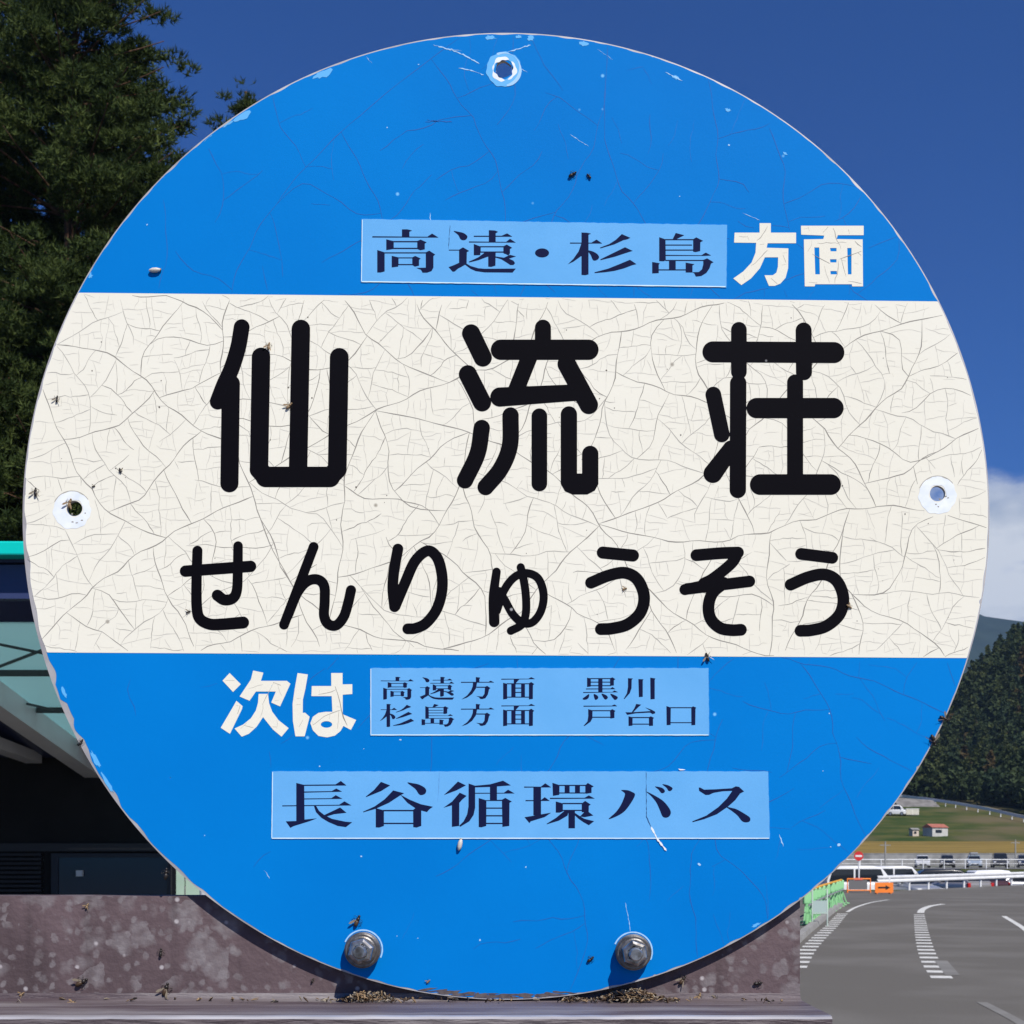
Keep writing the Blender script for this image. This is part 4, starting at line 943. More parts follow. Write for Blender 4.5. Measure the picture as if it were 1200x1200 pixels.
# ---- materials of the sign
def paint_mat(name, c1, c2, rough, scale=9, bumpd=.00012, fade=None):
    m = noisy(name, c1, c2, scale, rough, detail=8, lo=.3, hi=.7, spec=.35, rough2=rough + .12)
    t = m.node_tree; b = t.nodes['Principled BSDF']; b.inputs['Specular IOR Level'].default_value = .05; co = [n for n in t.nodes if n.type == 'TEX_COORD'][0]
    n2 = t.nodes.new('ShaderNodeTexNoise'); n2.inputs['Scale'].default_value = 900; n2.inputs['Detail'].default_value = 3
    n3 = t.nodes.new('ShaderNodeTexNoise'); n3.inputs['Scale'].default_value = 30; n3.inputs['Detail'].default_value = 4
    t.links.new(co.outputs['Object'], n2.inputs['Vector']); t.links.new(co.outputs['Object'], n3.inputs['Vector'])
    ad = t.nodes.new('ShaderNodeMath'); ad.operation = 'MULTIPLY_ADD'; ad.inputs[1].default_value = .12
    t.links.new(n2.outputs['Fac'], ad.inputs[0]); t.links.new(n3.outputs['Fac'], ad.inputs[2])
    bp = t.nodes.new('ShaderNodeBump'); bp.inputs['Strength'].default_value = .35; bp.inputs['Distance'].default_value = bumpd * 5
    t.links.new(ad.outputs[0], bp.inputs['Height']); t.links.new(bp.outputs[0], b.inputs['Normal'])
    if fade:
        # tiny pale pinprick specks of worn paint
        vo = t.nodes.new('ShaderNodeTexVoronoi'); vo.inputs['Scale'].default_value = fade[1]
        t.links.new(co.outputs['Object'], vo.inputs['Vector'])
        mm = t.nodes.new('ShaderNodeMapRange'); mm.inputs[1].default_value = .10; mm.inputs[2].default_value = .04
        t.links.new(vo.outputs['Distance'], mm.inputs[0])
        gate = t.nodes.new('ShaderNodeSeparateColor'); t.links.new(vo.outputs['Color'], gate.inputs[0])
        gm = t.nodes.new('ShaderNodeMath'); gm.operation = 'GREATER_THAN'; gm.inputs[1].default_value = fade[2]
        t.links.new(gate.outputs[0], gm.inputs[0])
        ml = t.nodes.new('ShaderNodeMath'); ml.operation = 'MULTIPLY'; t.links.new(mm.outputs[0], ml.inputs[0]); t.links.new(gm.outputs[0], ml.inputs[1])
        mx = t.nodes.new('ShaderNodeMix'); mx.data_type = 'RGBA'; src = b.inputs['Base Color'].links[0].from_socket
        t.links.new(ml.outputs[0], mx.inputs['Factor']); t.links.new(src, mx.inputs['A']); mx.inputs['B'].default_value = (*fade[0], 1)
        t.links.new(mx.outputs['Result'], b.inputs['Base Color'])
    return m
M_blue = paint_mat('sign_blue_paint', (.0, .168, .545), (.0, .195, .60), .48, 7, fade=((.18, .50, .82), 95, .90))
M_cream = paint_mat('sign_cream_paint', (.775, .75, .64), (.80, .78, .68), .55, 11, fade=((.35, .32, .26), 80, .93))
M_letter = paint_mat('sign_black_paint', (.002, .0017, .0035), (.0033, .003, .0055), .55, 9, fade=((.35, .35, .36), 110, .955))
M_stick = paint_mat('sticker_film', (.12, .385, .74), (.14, .415, .78), .5, 40)
M_edge = mat('sticker_edge_highlight', (.62, .80, .92), .5)
M_ink = mat('sticker_navy_ink', (.007, .011, .050), .6, 0, .05)
M_alu = noisy('sign_bare_aluminium', (.36, .34, .34), (.52, .50, .49), 60, .5, metal=.35)
M_under = mat('pale_blue_undercoat', (.10, .42, .80), .55)
M_wscr = mat('white_scratch', (.34, .58, .84), .6)
M_ring = noisy('washer_trace', (.70, .76, .82), (.82, .86, .9), 200, .6)
M_cr = [mat('crack_deep', (.27, .255, .225), .9), mat('crack_mid', (.40, .385, .34), .9), mat('crack_fine', (.55, .53, .47), .9)]
M_crb = [mat('blue_crack_deep', (.001, .105, .41), .7), mat('blue_crack_fine', (.0, .138, .50), .7)]
M_rust = noisy('brown_stain', (.06, .05, .06), (.12, .10, .10), 300, .8)

sign = empty('bus_stop_sign', (0, 0, 0))
tag(sign, 'round blue and white bus stop sign board bolted to a weathered brown metal frame', 'bus stop sign')

class Film:
    """flat printed or painted layers on the sign face, in photo pixels"""
    def __init__(s): s.b = MB()
    def put(s, vf, y, mi=0):
        vs, fs = vf; s.b.add([SP(p[0], p[1], y) for p in vs], fs, mi)
    def build(s, name, mats, parent): return s.b.build(name, mats, parent)

rng = random.Random(77)
HOLES = [(590.5, 81.5, 10.0), (87.5, 596.0, 8.8), (1098.5, 578.5, 8.8)]
Xg, Yg = np.meshgrid(np.arange(20, 1168, 1.0), np.arange(32, 1180, 1.0))
disc = np.hypot(Xg - CX, Yg - CY)
def edge_noise(seed, amp, k):
    g_ = np.random.default_rng(seed); a = np.arctan2(Yg - CY, Xg - CX); o_ = 0
    for i in range(k): o_ = o_ + np.sin(a * g_.integers(8, 260) + g_.random() * 6.28) / k ** .5
    return amp * o_
base = disc - RAD
holes_f = np.full(base.shape, 1e6)
for hx, hy, hr in HOLES:
    wob = 1.1 if hy < 100 else .15
    aa = np.arctan2(Yg - hy, Xg - hx)
    holes_f = np.minimum(holes_f, np.hypot(Xg - hx, Yg - hy) - hr - wob * np.sin(3 * aa + 1.2) * .8)
base_h = np.maximum(base, -holes_f)
# aluminium plate: front, back and rim
vs, fs = march(base_h, 20, 32, 1.0)
b = MB(); b.add([SP(p[0], p[1], 0.0) for p in vs], fs, 0)
b.add([SP(p[0], p[1], 0.002) for p in vs], [tuple(reversed(f)) for f in fs], 0)
nn = 360
rim = [SP(CX + (RAD - .05) * math.cos(2 * math.pi * k / nn), CY + (RAD - .05) * math.sin(2 * math.pi * k / nn), y) for y in (0, .002) for k in range(nn)]
b.add(rim, [(k, (k + 1) % nn, nn + (k + 1) % nn, nn + k) for k in range(nn)], 0, True)
for hx, hy, hr in HOLES:
    rr = [SP(hx + hr * math.cos(2 * math.pi * k / 32), hy + hr * math.sin(2 * math.pi * k / 32), y) for y in (0, .002) for k in range(32)]
    b.add(rr, [(k, 32 + k, 32 + (k + 1) % 32, (k + 1) % 32) for k in range(32)], 0, True)
plate = b.build('disc_plate', M_alu, sign)

# paint coat with nicks along the edge; more has flaked off at the left
ang = np.arctan2(Yg - CY, Xg - CX)
LF = lambda seed: sum(np.sin(ang * f + p) * a for f, p, a in [(q, w, .5) for q, w in zip(np.random.default_rng(seed).integers(9, 95, 9), np.random.default_rng(seed + 1).random(9) * 6.28)])
flake = np.exp(-((np.abs(ang) - 2.86) / .22) ** 2) * (Yg > 560) * 5.5 + np.exp(-((np.abs(ang) - 2.5) / .25) ** 2) * (Yg > CY) * 2.2
paint_f = disc - (RAD - 1.3) + np.maximum(0, LF(4)) * .5 + flake * (.75 + .42 * np.clip(LF(9), -1.4, 1.4)) + np.where(flake > .5, .5 * np.clip(LF(31), -1, 1), 0)
for i in range(16):
    a = rng.uniform(0, 6.283); r_ = rng.uniform(1.5, 3.6); 
    paint_f = np.maximum(paint_f, r_ - np.hypot(Xg - CX - (RAD + .5) * math.cos(a), (Yg - CY - (RAD + .5) * math.sin(a))))
paint_f = np.maximum(paint_f, -holes_f)
fl = Film(); fl.put(march(paint_f, 20, 32, 1.0), -.0001, 0)
def rag(cx, cy, rx, ry, rot=0, n=11, j=.35):
    P = []
    for k in range(n):
        a = 2 * math.pi * k / n; q = 1 + rng.uniform(-j, j); x = rx * q * math.cos(a); y = ry * q * math.sin(a)
        P.append((cx + x * math.cos(rot) - y * math.sin(rot), cy + x * math.sin(rot) + y * math.cos(rot)))
    return P
def clipdisc(P, r=RAD - 2.2):
    o_ = []
    for x, y in P:
        d = math.hypot(x - CX, y - CY); k = min(1, r / d); o_.append((CX + (x - CX) * k, CY + (y - CY) * k))
    return o_
def ragput(f, P, y, mi):
    f.b.add([SP(p[0], p[1], y) for p in P] + [SP(sum(p[0] for p in P) / len(P), sum(p[1] for p in P) / len(P), y)], [(i, (i + 1) % len(P), len(P)) for i in range(len(P))], mi)
# chips that bare the pale undercoat near the rim
for cx, cy, rx, ry, rt in [(377, 87, 12, 6, -.4), (283, 136, 11, 6, -.6), (266, 145, 8, 3, -.6), (243, 161, 7, 3, -.7), (575, 44, 7, 3, 0), (608, 43.5, 4, 2.5, 0), (622, 45, 4, 3.5, 0), (684, 51, 6, 3.5, .2), (190, 208, 4, 2, -.8),
                           (106, 323, 3, 4, 0), (97, 318, 2.5, 3, 0), (112, 890, 3, 14, -.5), (126, 918, 3, 16, -.55), (75, 812, 2.5, 8, -.35), (1033, 996, 5, 2.2, -.7), (1008, 1024, 6, 2, -.7), (886, 1084, 7, 2, -.45), (920, 260 - 80, 3, 1.6, .6), (792, 91, 5, 3, .4), (853, 129, 4, 2, .4)]:
    ragput(fl, clipdisc(rag(cx, cy, rx * .85, ry * .8, rt, 15, .4)), -.00018 - rng.random() * 2e-5, 1)
# thin scratches
def scratch(f, pts, w, y, mi, j=.5):
    L = []
    for p, q in zip(pts, pts[1:]):
        m = max(2, int(math.dist(p, q) / 2.2))
        for i in range(m): L.append((p[0] + (q[0] - p[0]) * i / m + rng.uniform(-j, j), p[1] + (q[1] - p[1]) * i / m + rng.uniform(-j, j)))
    L.append(pts[-1]); n = len(L); vs = []
    for i, p in enumerate(L):
        a, c = L[max(0, i - 1)], L[min(n - 1, i + 1)]; tx, ty = c[0] - a[0], c[1] - a[1]; l_ = math.hypot(tx, ty) + 1e-6
        ww = w * (.15 + .85 * rng.random()) * (.25 if i in (0, n - 1) else 1) / 2
        vs += [SP(p[0] - ty / l_ * ww, p[1] + tx / l_ * ww, y), SP(p[0] + ty / l_ * ww, p[1] - tx / l_ * ww, y)]
    f.b.add(vs, [(2 * i, 2 * i + 2, 2 * i + 3, 2 * i + 1) for i in range(n - 1)], mi)
for pts, w in [([(508, 53), (530, 59), (545, 65), (562, 75)], 2.4), ([(538, 80), (550, 82), (567, 88)], 2.2), ([(592, 62), (605, 58), (622, 53)], 2.2), ([(525, 57), (541, 60)], 1.6), ([(428, 66), (436, 74)], 1.3), ([(604, 78), (618, 85)], 1.4),
               ([(668, 158), (690, 172)], 1.5), ([(780, 85), (800, 95)], 2.6), ([(700, 58), (718, 70)], .8), ([(733, 1058), (735, 1070), (738, 1085), (738.5, 1092)], 1.6), ([(913, 978), (918, 992)], 2.4), ([(504, 250), (505, 262)], 1.4),
               ([(870, 250), (890, 258)], .9), ([(310, 1020), (316, 1030)], 1.2)]:
    scratch(fl, pts, w * .7, -.00019 - rng.random() * 2e-5, 2)
for i in range(60):
    a = rng.uniform(0, 6.28); r_ = RAD * math.sqrt(rng.random()) * .97; x, y = CX + r_ * math.cos(a), CY + r_ * math.sin(a)
    if 330 < y < 785: continue
    s_ = rng.uniform(.4, 1.1) if rng.random() < .88 else rng.uniform(1.2, 2.0)
    ragput(fl, rag(x, y, s_, s_ * rng.uniform(.6, 1.3), rng.random() * 3, 7), -.00021 - rng.random() * 1e-5, 2)
for pts, w in [([(498, 143), (512, 142), (530, 143)], 1.5), ([(500, 140), (514, 143)], 1.0), ([(425, 905), (426, 915)], .8)]: scratch(fl, pts, w, -.00019, 4)
# brown smear at the bottom rim
for k in range(46):
    a = math.pi / 2 + rng.gauss(.02, .085); r_ = RAD - 2.5 - abs(rng.gauss(0, 2.2))
    ragput(fl, clipdisc(rag(CX + r_ * math.cos(a), CY + r_ * math.sin(a), rng.uniform(3, 13), rng.uniform(.7, 2.0), math.pi / 2 - a + math.pi, 13, .4), RAD - 1.6), -.00020 - k * 1e-6, 3)
# pale rub mark around the bolts
bolt_px = [(425.5, 1113.0), (741.7, 1115.5)]

# ---- craquelure
def crack_net(seed, Amin=150):
    g_ = random.Random(seed); paths = []
    P0 = [(CX + (RAD - 3) * math.cos(2 * math.pi * k / 60), CY + (RAD - 3) * math.sin(2 * math.pi * k / 60)) for k in range(60)]
    stack = [(P0, 0)]
    while stack:
        P, lv = stack.pop()
        A = np.array(P); x, y = A[:, 0], A[:, 1]
        area = abs(np.dot(x, np.roll(y, -1)) - np.dot(y, np.roll(x, -1))) / 2
        if area < Amin * g_.uniform(.55, 2.0) or len(P) < 3: continue
        c = A.mean(0); u, s_, vt = np.linalg.svd(A - c, full_matrices=False)
        ax = vt[0]; L1 = (A - c) @ ax
        ok = False
        for attempt in range(8):
          o_ = c + ax * g_.uniform(-.22, .22) * (L1.max() - L1.min())
          an = math.atan2(ax[1], ax[0]) + math.pi / 2 + g_.gauss(0, .30 if area > 12000 else .14)
          if area < 1800: an = (0.02 if abs(math.cos(an)) > abs(math.sin(an)) else math.pi / 2) + g_.gauss(0, .17)
          dx, dy = math.cos(an), math.sin(an); hit = []
          n = len(P)
          for i in range(n):
              (x1, y1), (x2, y2) = P[i], P[(i + 1) % n]
              ex, ey = x2 - x1, y2 - y1; den = dx * ey - dy * ex
              if abs(den) < 1e-9: continue
              t = ((x1 - o_[0]) * ey - (y1 - o_[1]) * ex) / den; q = ((x1 - o_[0]) * dy - (y1 - o_[1]) * dx) / den
              if 0 <= q < 1: hit.append((t, i, (x1 + ex * q, y1 + ey * q)))
          pos = [h_ for h_ in hit if h_[0] > 0]; neg = [h_ for h_ in hit if h_[0] <= 0]
          if not pos or not neg: continue
          h1 = max(neg); h2 = min(pos)
          if h1[1] == h2[1]: continue
          if h1[1] < h2[1]: qa = P[h1[1] + 1:h2[1] + 1]
          else: qa = P[h2[1] + 1:h1[1] + 1]
          qa = np.array(qa + [h1[2], h2[2]] if h1[1] > h2[1] else qa + [h2[2], h1[2]])
          ar_ = abs(np.dot(qa[:, 0], np.roll(qa[:, 1], -1)) - np.dot(qa[:, 1], np.roll(qa[:, 0], -1))) / 2
          if not .22 < ar_ / area < .78 and attempt < 7: continue
          ok = True; break
        if not ok: continue
        a_, b_ = h1[2], h2[2]; L = math.dist(a_, b_)
        m = max(2, int(L / (9 if area > 4000 else 5))); px_, py_ = -(b_[1] - a_[1]) / (L + 1e-6), (b_[0] - a_[0]) / (L + 1e-6)
        bow = g_.gauss(0, .085 if area > 6000 else .035) * L; ph = g_.random() * 6; ph2 = g_.random() * 6; path = []
        bow2 = g_.gauss(0, .045 if area > 6000 else .02) * L
        for i in range(m + 1):
            t = i / m; e = bow * 4 * t * (1 - t) + bow2 * math.sin(2 * math.pi * t) + (math.sin(t * math.pi)) * (min(L, 120) * .018 * math.sin(t * L / 9 + ph) + g_.gauss(0, .45))
            path.append((a_[0] + (b_[0] - a_[0]) * t + px_ * e, a_[1] + (b_[1] - a_[1]) * t + py_ * e))
        paths.append((path, area, g_.random()))
        i1, i2 = h1[1], h2[1]
        if i1 < i2: pa = P[i1 + 1:i2 + 1]; pb_ = P[i2 + 1:] + P[:i1 + 1]
        else: pb_ = P[i2 + 1:i1 + 1]; pa = P[i1 + 1:] + P[:i2 + 1]
        if i1 < i2: A1 = path + list(reversed(pa)); B1 = list(reversed(path)) + list(reversed(pb_))
        else: A1 = path + list(reversed(pa)); B1 = list(reversed(path)) + list(reversed(pb_))
        stack.append((A1, lv + 1)); stack.append((B1, lv + 1))
    return paths
def band_top(x): return 343.2 + (x - 95) * 10.2 / 1005
def band_bot(x): return 764.6 + (x - 55) * 6.6 / 1082
net = crack_net(20)
WHITE = [HOU_W, MEN_W, TSUGI, HA]
WB = [bounds(p) for p in WHITE]
band_cr = Film(); white_cr = [Film() for _ in WHITE]
def in_white(x, y):
    for i, bb in enumerate(WB):
        if bb[0] < x < bb[2] and bb[1] < y < bb[3] and field(WHITE[i], np.array([[x]]), np.array([[y]]))[0, 0] < -.4: return i
    return -1
STK = [[(424, 257), (852, 264), (851, 337), (423, 331)], [(434, 783), (830, 783), (831, 862), (434, 862)], [(319, 904), (900, 904), (902, 983), (318, 983)]]
def ribbon(film, pts, ws, y, mi):
    n = len(pts); vs = []
    for i, p in enumerate(pts):
        a, c = pts[max(0, i - 1)], pts[min(n - 1, i + 1)]; tx, ty = c[0] - a[0], c[1] - a[1]; l_ = math.hypot(tx, ty) + 1e-6; w = ws[i] / 2
        vs += [SP(p[0] - ty / l_ * w, p[1] + tx / l_ * w, y), SP(p[0] + ty / l_ * w, p[1] - tx / l_ * w, y)]
    film.b.add(vs, [(2 * i, 2 * i + 2, 2 * i + 3, 2 * i + 1) for i in range(n - 1)], mi)
cg = random.Random(3)
for path, area, rnd in net:
    n = len(path)
    lo_, hi_ = 0, n
    if area < 9000 and rnd < (.18 if area > 900 else .38):
        k = int(n * (.5 + .45 * cg.random())); lo_, hi_ = (0, k) if cg.random() < .5 else (n - k, n)
    if area > 20000: w, mi = 1.1, 0
    elif area > 5000: w, mi = .95, 0 if cg.random() < .4 else 1
    elif area > 1700: w, mi = .85, 1 if cg.random() < .85 else 0
    elif area > 700: w, mi = .75, 1 if cg.random() < .3 else 2
    else: w, mi = .6, 2
    if area < 700 and cg.random() < .28: continue
    yy = cg.random() * 2e-5
    mod = [w * (.45 + .55 * abs(math.sin(i * .55 + rnd * 20))) * (1 + cg.gauss(0, .18)) for i in range(n)]
    runs = {}
    cur = None; cpts = []; cw = []
    def flush():
        if cur is None or len(cpts) < 2: return
        cw[0] *= .4; cw[-1] *= .4
        if cur == 'band': ribbon(band_cr, cpts, cw, -.00022 - yy, mi)
        elif cur == 'blue':
            ribbon(fl, cpts, [v * (.75 if area > 5000 else .6) for v in cw], -.00014 - yy, 5 if area > 5000 else 6)
        elif isinstance(cur, int): ribbon(white_cr[cur], cpts, cw, -.00024 - yy, mi)
    for i in range(lo_, hi_):
        x, y = path[i]
        k = None
        if math.hypot(x - CX, y - CY) < RAD - 2.5:
            if band_top(x) + 1 < y < band_bot(x) - 1:
                k = 'band'
                if any(math.hypot(x - hx, y - hy) < 24 for hx, hy, _ in HOLES): k = None
            else:
                wi = in_white(x, y)
                if wi >= 0: k = wi if area > 700 else None
                elif area > 1500:
                    # blue cracks thicken towards the right and upper right
                    pz = (x - 250) / 700 + (.25 if y < 500 else -.15) + (.35 if y > 700 and x < 320 else 0)
                    if (rnd * 7.3) % 1 < max(.05, min(.7, pz)) * (.9 if area > 5000 else .4): k = 'blue'
        if k != cur and cur is not None:
            if k is not None or True: flush()
            cpts, cw = ([cpts[-1]], [cw[-1]]) if False else ([], [])
        cur = k
        if k is not None: cpts.append((x, y)); cw.append(mod[i])
    flush()

# rings left by old washers around the upper holes
for hx, hy, hr in HOLES:
    top = hy < 100; ro = 20.5 if top else 22.0
    gx, gy = np.meshgrid(np.arange(hx - 30, hx + 30, .5), np.arange(hy - 30, hy + 30, .5)); cy_ = hy + (2 if not top else 0); cx_ = hx - (3 if hx < 200 else 0)
    d = np.hypot(gx - cx_, gy - cy_); an = np.arctan2(gy - hy, gx - hx)
    f1 = np.maximum(d - ro - .5 * np.sin(7 * an) - .4 * np.sin(13 * an + 1), -(np.hypot(gx - hx, gy - hy) - hr - 1.4 - .5 * np.sin(5 * an)))
    if top:
        fl.put(march(f1, hx - 30, hy - 30, .5), -.00024, 1)
        f2 = np.maximum(np.abs(np.hypot(gx - hx, gy - hy) - 12.8) - 1.4 - 1.1 * np.sin(3 * an + 1) - .6 * np.sin(8 * an), -1e3)
        fl.put(march(f2, hx - 30, hy - 30, .5), -.00027, 7)
        f3 = np.maximum(np.abs(d - 19.2) - 1.1 - .9 * np.sin(2 * an + .3), -(np.cos(an + .3) * 8 + 1))
        fl.put(march(f3, hx - 30, hy - 30, .5), -.00028, 2)
    else:
        band_cr.put(march(f1, hx - 30, hy - 30, .5), -.00028, 3)
        for k in range(5): ragput(band_cr, rag(hx + rng.uniform(-3, 14), hy + rng.uniform(3, 17), rng.uniform(.8, 1.8), .8, 0, 7), -.0003 - k * 2e-6, 0)
        a0 = rng.uniform(3.4, 3.8)
        pts = [(cx_ + (ro + .6) * math.cos(a0 + k * .1), cy_ + (ro + .6) * math.sin(a0 + k * .1)) for k in range(22)]
        ribbon(band_cr, pts, [.9] * 22, -.00029, 1)
for bx, by in bolt_px:
    pts = [(bx + 22.6 * math.cos(a), by - .5 + 22.6 * math.sin(a)) for a in [-2.75 + k * .11 for k in range(30)]]
    ribbon(fl, pts, [1.3 + .6 * rng.random() for _ in pts], -.00023, 2)
fl.build('blue_paint', [M_blue, M_under, M_wscr, M_rust, M_crb[0], M_crb[0], M_crb[1], M_ring], sign)

# white band
tb = np.maximum(paint_f + .2, np.maximum(band_top(Xg) - Yg, Yg - band_bot(Xg)))
bf = Film(); bf.put(march(tb, 20, 32, 1.0), -.0002, 0)
k0 = len(bf.b.v); bf.b.v += band_cr.b.v; bf.b.f += [[i + k0 for i in f] for f in band_cr.b.f]; bf.b.m += [m + 1 for m in band_cr.b.m]; bf.b.smooth += band_cr.b.smooth
# dark dirt specks and a few flakes
for i in range(60):
    x, y = rng.uniform(60, 1120), rng.uniform(360, 760)
    if math.hypot(x - CX, y - CY) > RAD - 12: continue
    s_ = rng.uniform(.35, 1.0); ragput(bf, rag(x, y, s_, s_, 0, 6), -.00026 - rng.random() * 1e-5, 5)
band = bf.build('white_band', [M_cream, *M_cr, M_ring, mat('dirt_speck', (.10, .085, .07), .9)], sign)
for gl, hh in ((SEN, .5), (RYU, .5), (SOU, .5), (SE, .4), (NN, .4), (RI, .4), (YU, .35), (U1, .4), (SO, .4), (U2, .4)):
    f = Film(); f.put(glyph_faces(gl, hh), -.0003); f.build('character', M_letter, band)
for i, gl in enumerate(WHITE):
    f = Film(); f.put(glyph_faces(gl, .35), -.00021, 0)
    k0 = len(f.b.v); f.b.v += white_cr[i].b.v; f.b.f += [[q + k0 for q in fc] for fc in white_cr[i].b.f]; f.b.m += [m + 1 for m in white_cr[i].b.m]; f.b.smooth += white_cr[i].b.smooth
    o = f.build('white_character', [M_cream, *M_cr], sign)
# stickers
for P, gls in zip(STK, (ST1, ST2, ST3)):
    f = Film(); g_ = []
    for (x0, y0), (x1, y1) in zip(P, P[1:] + P[:1]):
        m = int(math.dist((x0, y0), (x1, y1)) / 5)
        for i in range(m): g_.append((x0 + (x1 - x0) * i / m + rng.uniform(-.25, .25), y0 + (y1 - y0) * i / m + rng.uniform(-.35, .35)))
    n = len(g_); yf, yb = -.00042, -.00022
    cxm, cym = sum(p[0] for p in P) / 4, sum(p[1] for p in P) / 4
    f.b.add([SP(p[0], p[1], yf) for p in g_] + [SP(p[0], p[1], yb) for p in g_], [tuple(range(n))] , 0)
    f.b.add([SP(p[0], p[1], y) for y in (yf, yb) for p in g_], [(i, n + i, n + (i + 1) % n, (i + 1) % n) for i in range(n)], 1)
    # pale line along the lower and left sides: edge highlight painted into the colour
    mm_ = 60; ribbon(f, [(P[3][0] + 1 + (P[2][0] - P[3][0] - 2) * i / mm_, P[3][1] + (P[2][1] - P[3][1]) * i / mm_ - .7) for i in range(mm_ + 1)], [1.15 + .25 * math.sin(i * .7) * rng.random() for i in range(mm_ + 1)], yf - 3e-5, 1)
    ribbon(f, [(P[0][0] + .7 + (P[3][0] - P[0][0]) * i / 12, P[0][1] + 1 + (P[3][1] - P[0][1] - 2) * i / 12) for i in range(13)], [.8] * 13, yf - 3e-5, 1)
    st = f.build('sticker', [M_stick, M_edge], sign)
    for gl in gls:
        q = Film(); q.put(glyph_faces(gl, .25 if gls is not ST2 else .2), yf - 4e-5); q.build('character', M_ink, st)
# splits and curls in the sticker film
M_split = [mat('split_dark', (.01, .05, .16), .8), mat('curled_film', (.8, .84, .86), .4), mat('split_faint', (.10, .30, .62), .8)]
for pts, w, y, mi, nm in [([(757, 904.5), (757.3, 930), (757.5, 957), (760, 963), (763, 969)], 1.1, -.00050, 0, 'film_split'), ([(527.5, 264), (526.5, 278), (525.5, 292)], .8, -.00050, 0, 'film_split'), ([(515, 905), (514, 928), (513, 940)], .9, -.00050, 2, 'film_split'),
                          ([(763, 969), (770, 983), (781, 997)], 2.8, -.00052, 1, 'film_curl'), ([(795, 901), (797, 902), (803, 902)], 3.2, -.00052, 1, 'film_curl')]:
    f = Film(); scratch(f, pts, w, y, 0, .2); f.build(nm, M_split[mi], sign)

# bolts
M_bolt = noisy('stainless_bolt', (.34, .33, .32), (.52, .51, .50), 400, .30, metal=.9, c3=(.16, .14, .12), scale3=250, lo3=.5, hi3=.7)
M_wash = noisy('zinc_washer', (.12, .115, .11), (.24, .23, .225), 300, .42, metal=.8, c3=(.13, .115, .10), scale3=220, lo3=.5, hi3=.7)
for i, (bx, by) in enumerate(bolt_px):
    c = Vector(SP(bx, by, -.0003))
    b = MB(); b.lathe_y(c, [(0, -.0205), (.0025, -.0205), (.0030, -.0199), (.0030, -.0162), (.0030, -.0157), (.0030, -.0150), (.00275, -.0147), (.0030, -.0143), (.00275, -.0140), (.0030, -.0136), (.00275, -.0132), (.0030, -.0128), (.0030, .010)], 24, 0, False)
    bo = b.build('bolt', M_bolt, sign)
    b = MB(); b.lathe_y(c, [(.0025, -.0056), (.0074, -.0056), (.0079, -.0052), (.0079, -.0041), (.0083, -.0040), (.0083, -.0022), (.0080, -.0020), (.0080, -.0004), (.0083, -.0003), (.0083, 0)], 40, 0, False)
    b.lathe_y(c, [(.0030, -.0068), (.0060, -.0068), (.0066, -.0064), (.0066, -.0057)], 36, 0, False); b.build('washer', M_wash, bo)
    b = MB(); b.lathe_y(c, [(.0030, -.0122), (.0036, -.0130), (.0046, -.0130), (.0058, -.0122), (.0061, -.0116), (.0061, -.0069)], 6, 0, False, .3 + i * .4)
    b.build('nut', M_bolt, bo)

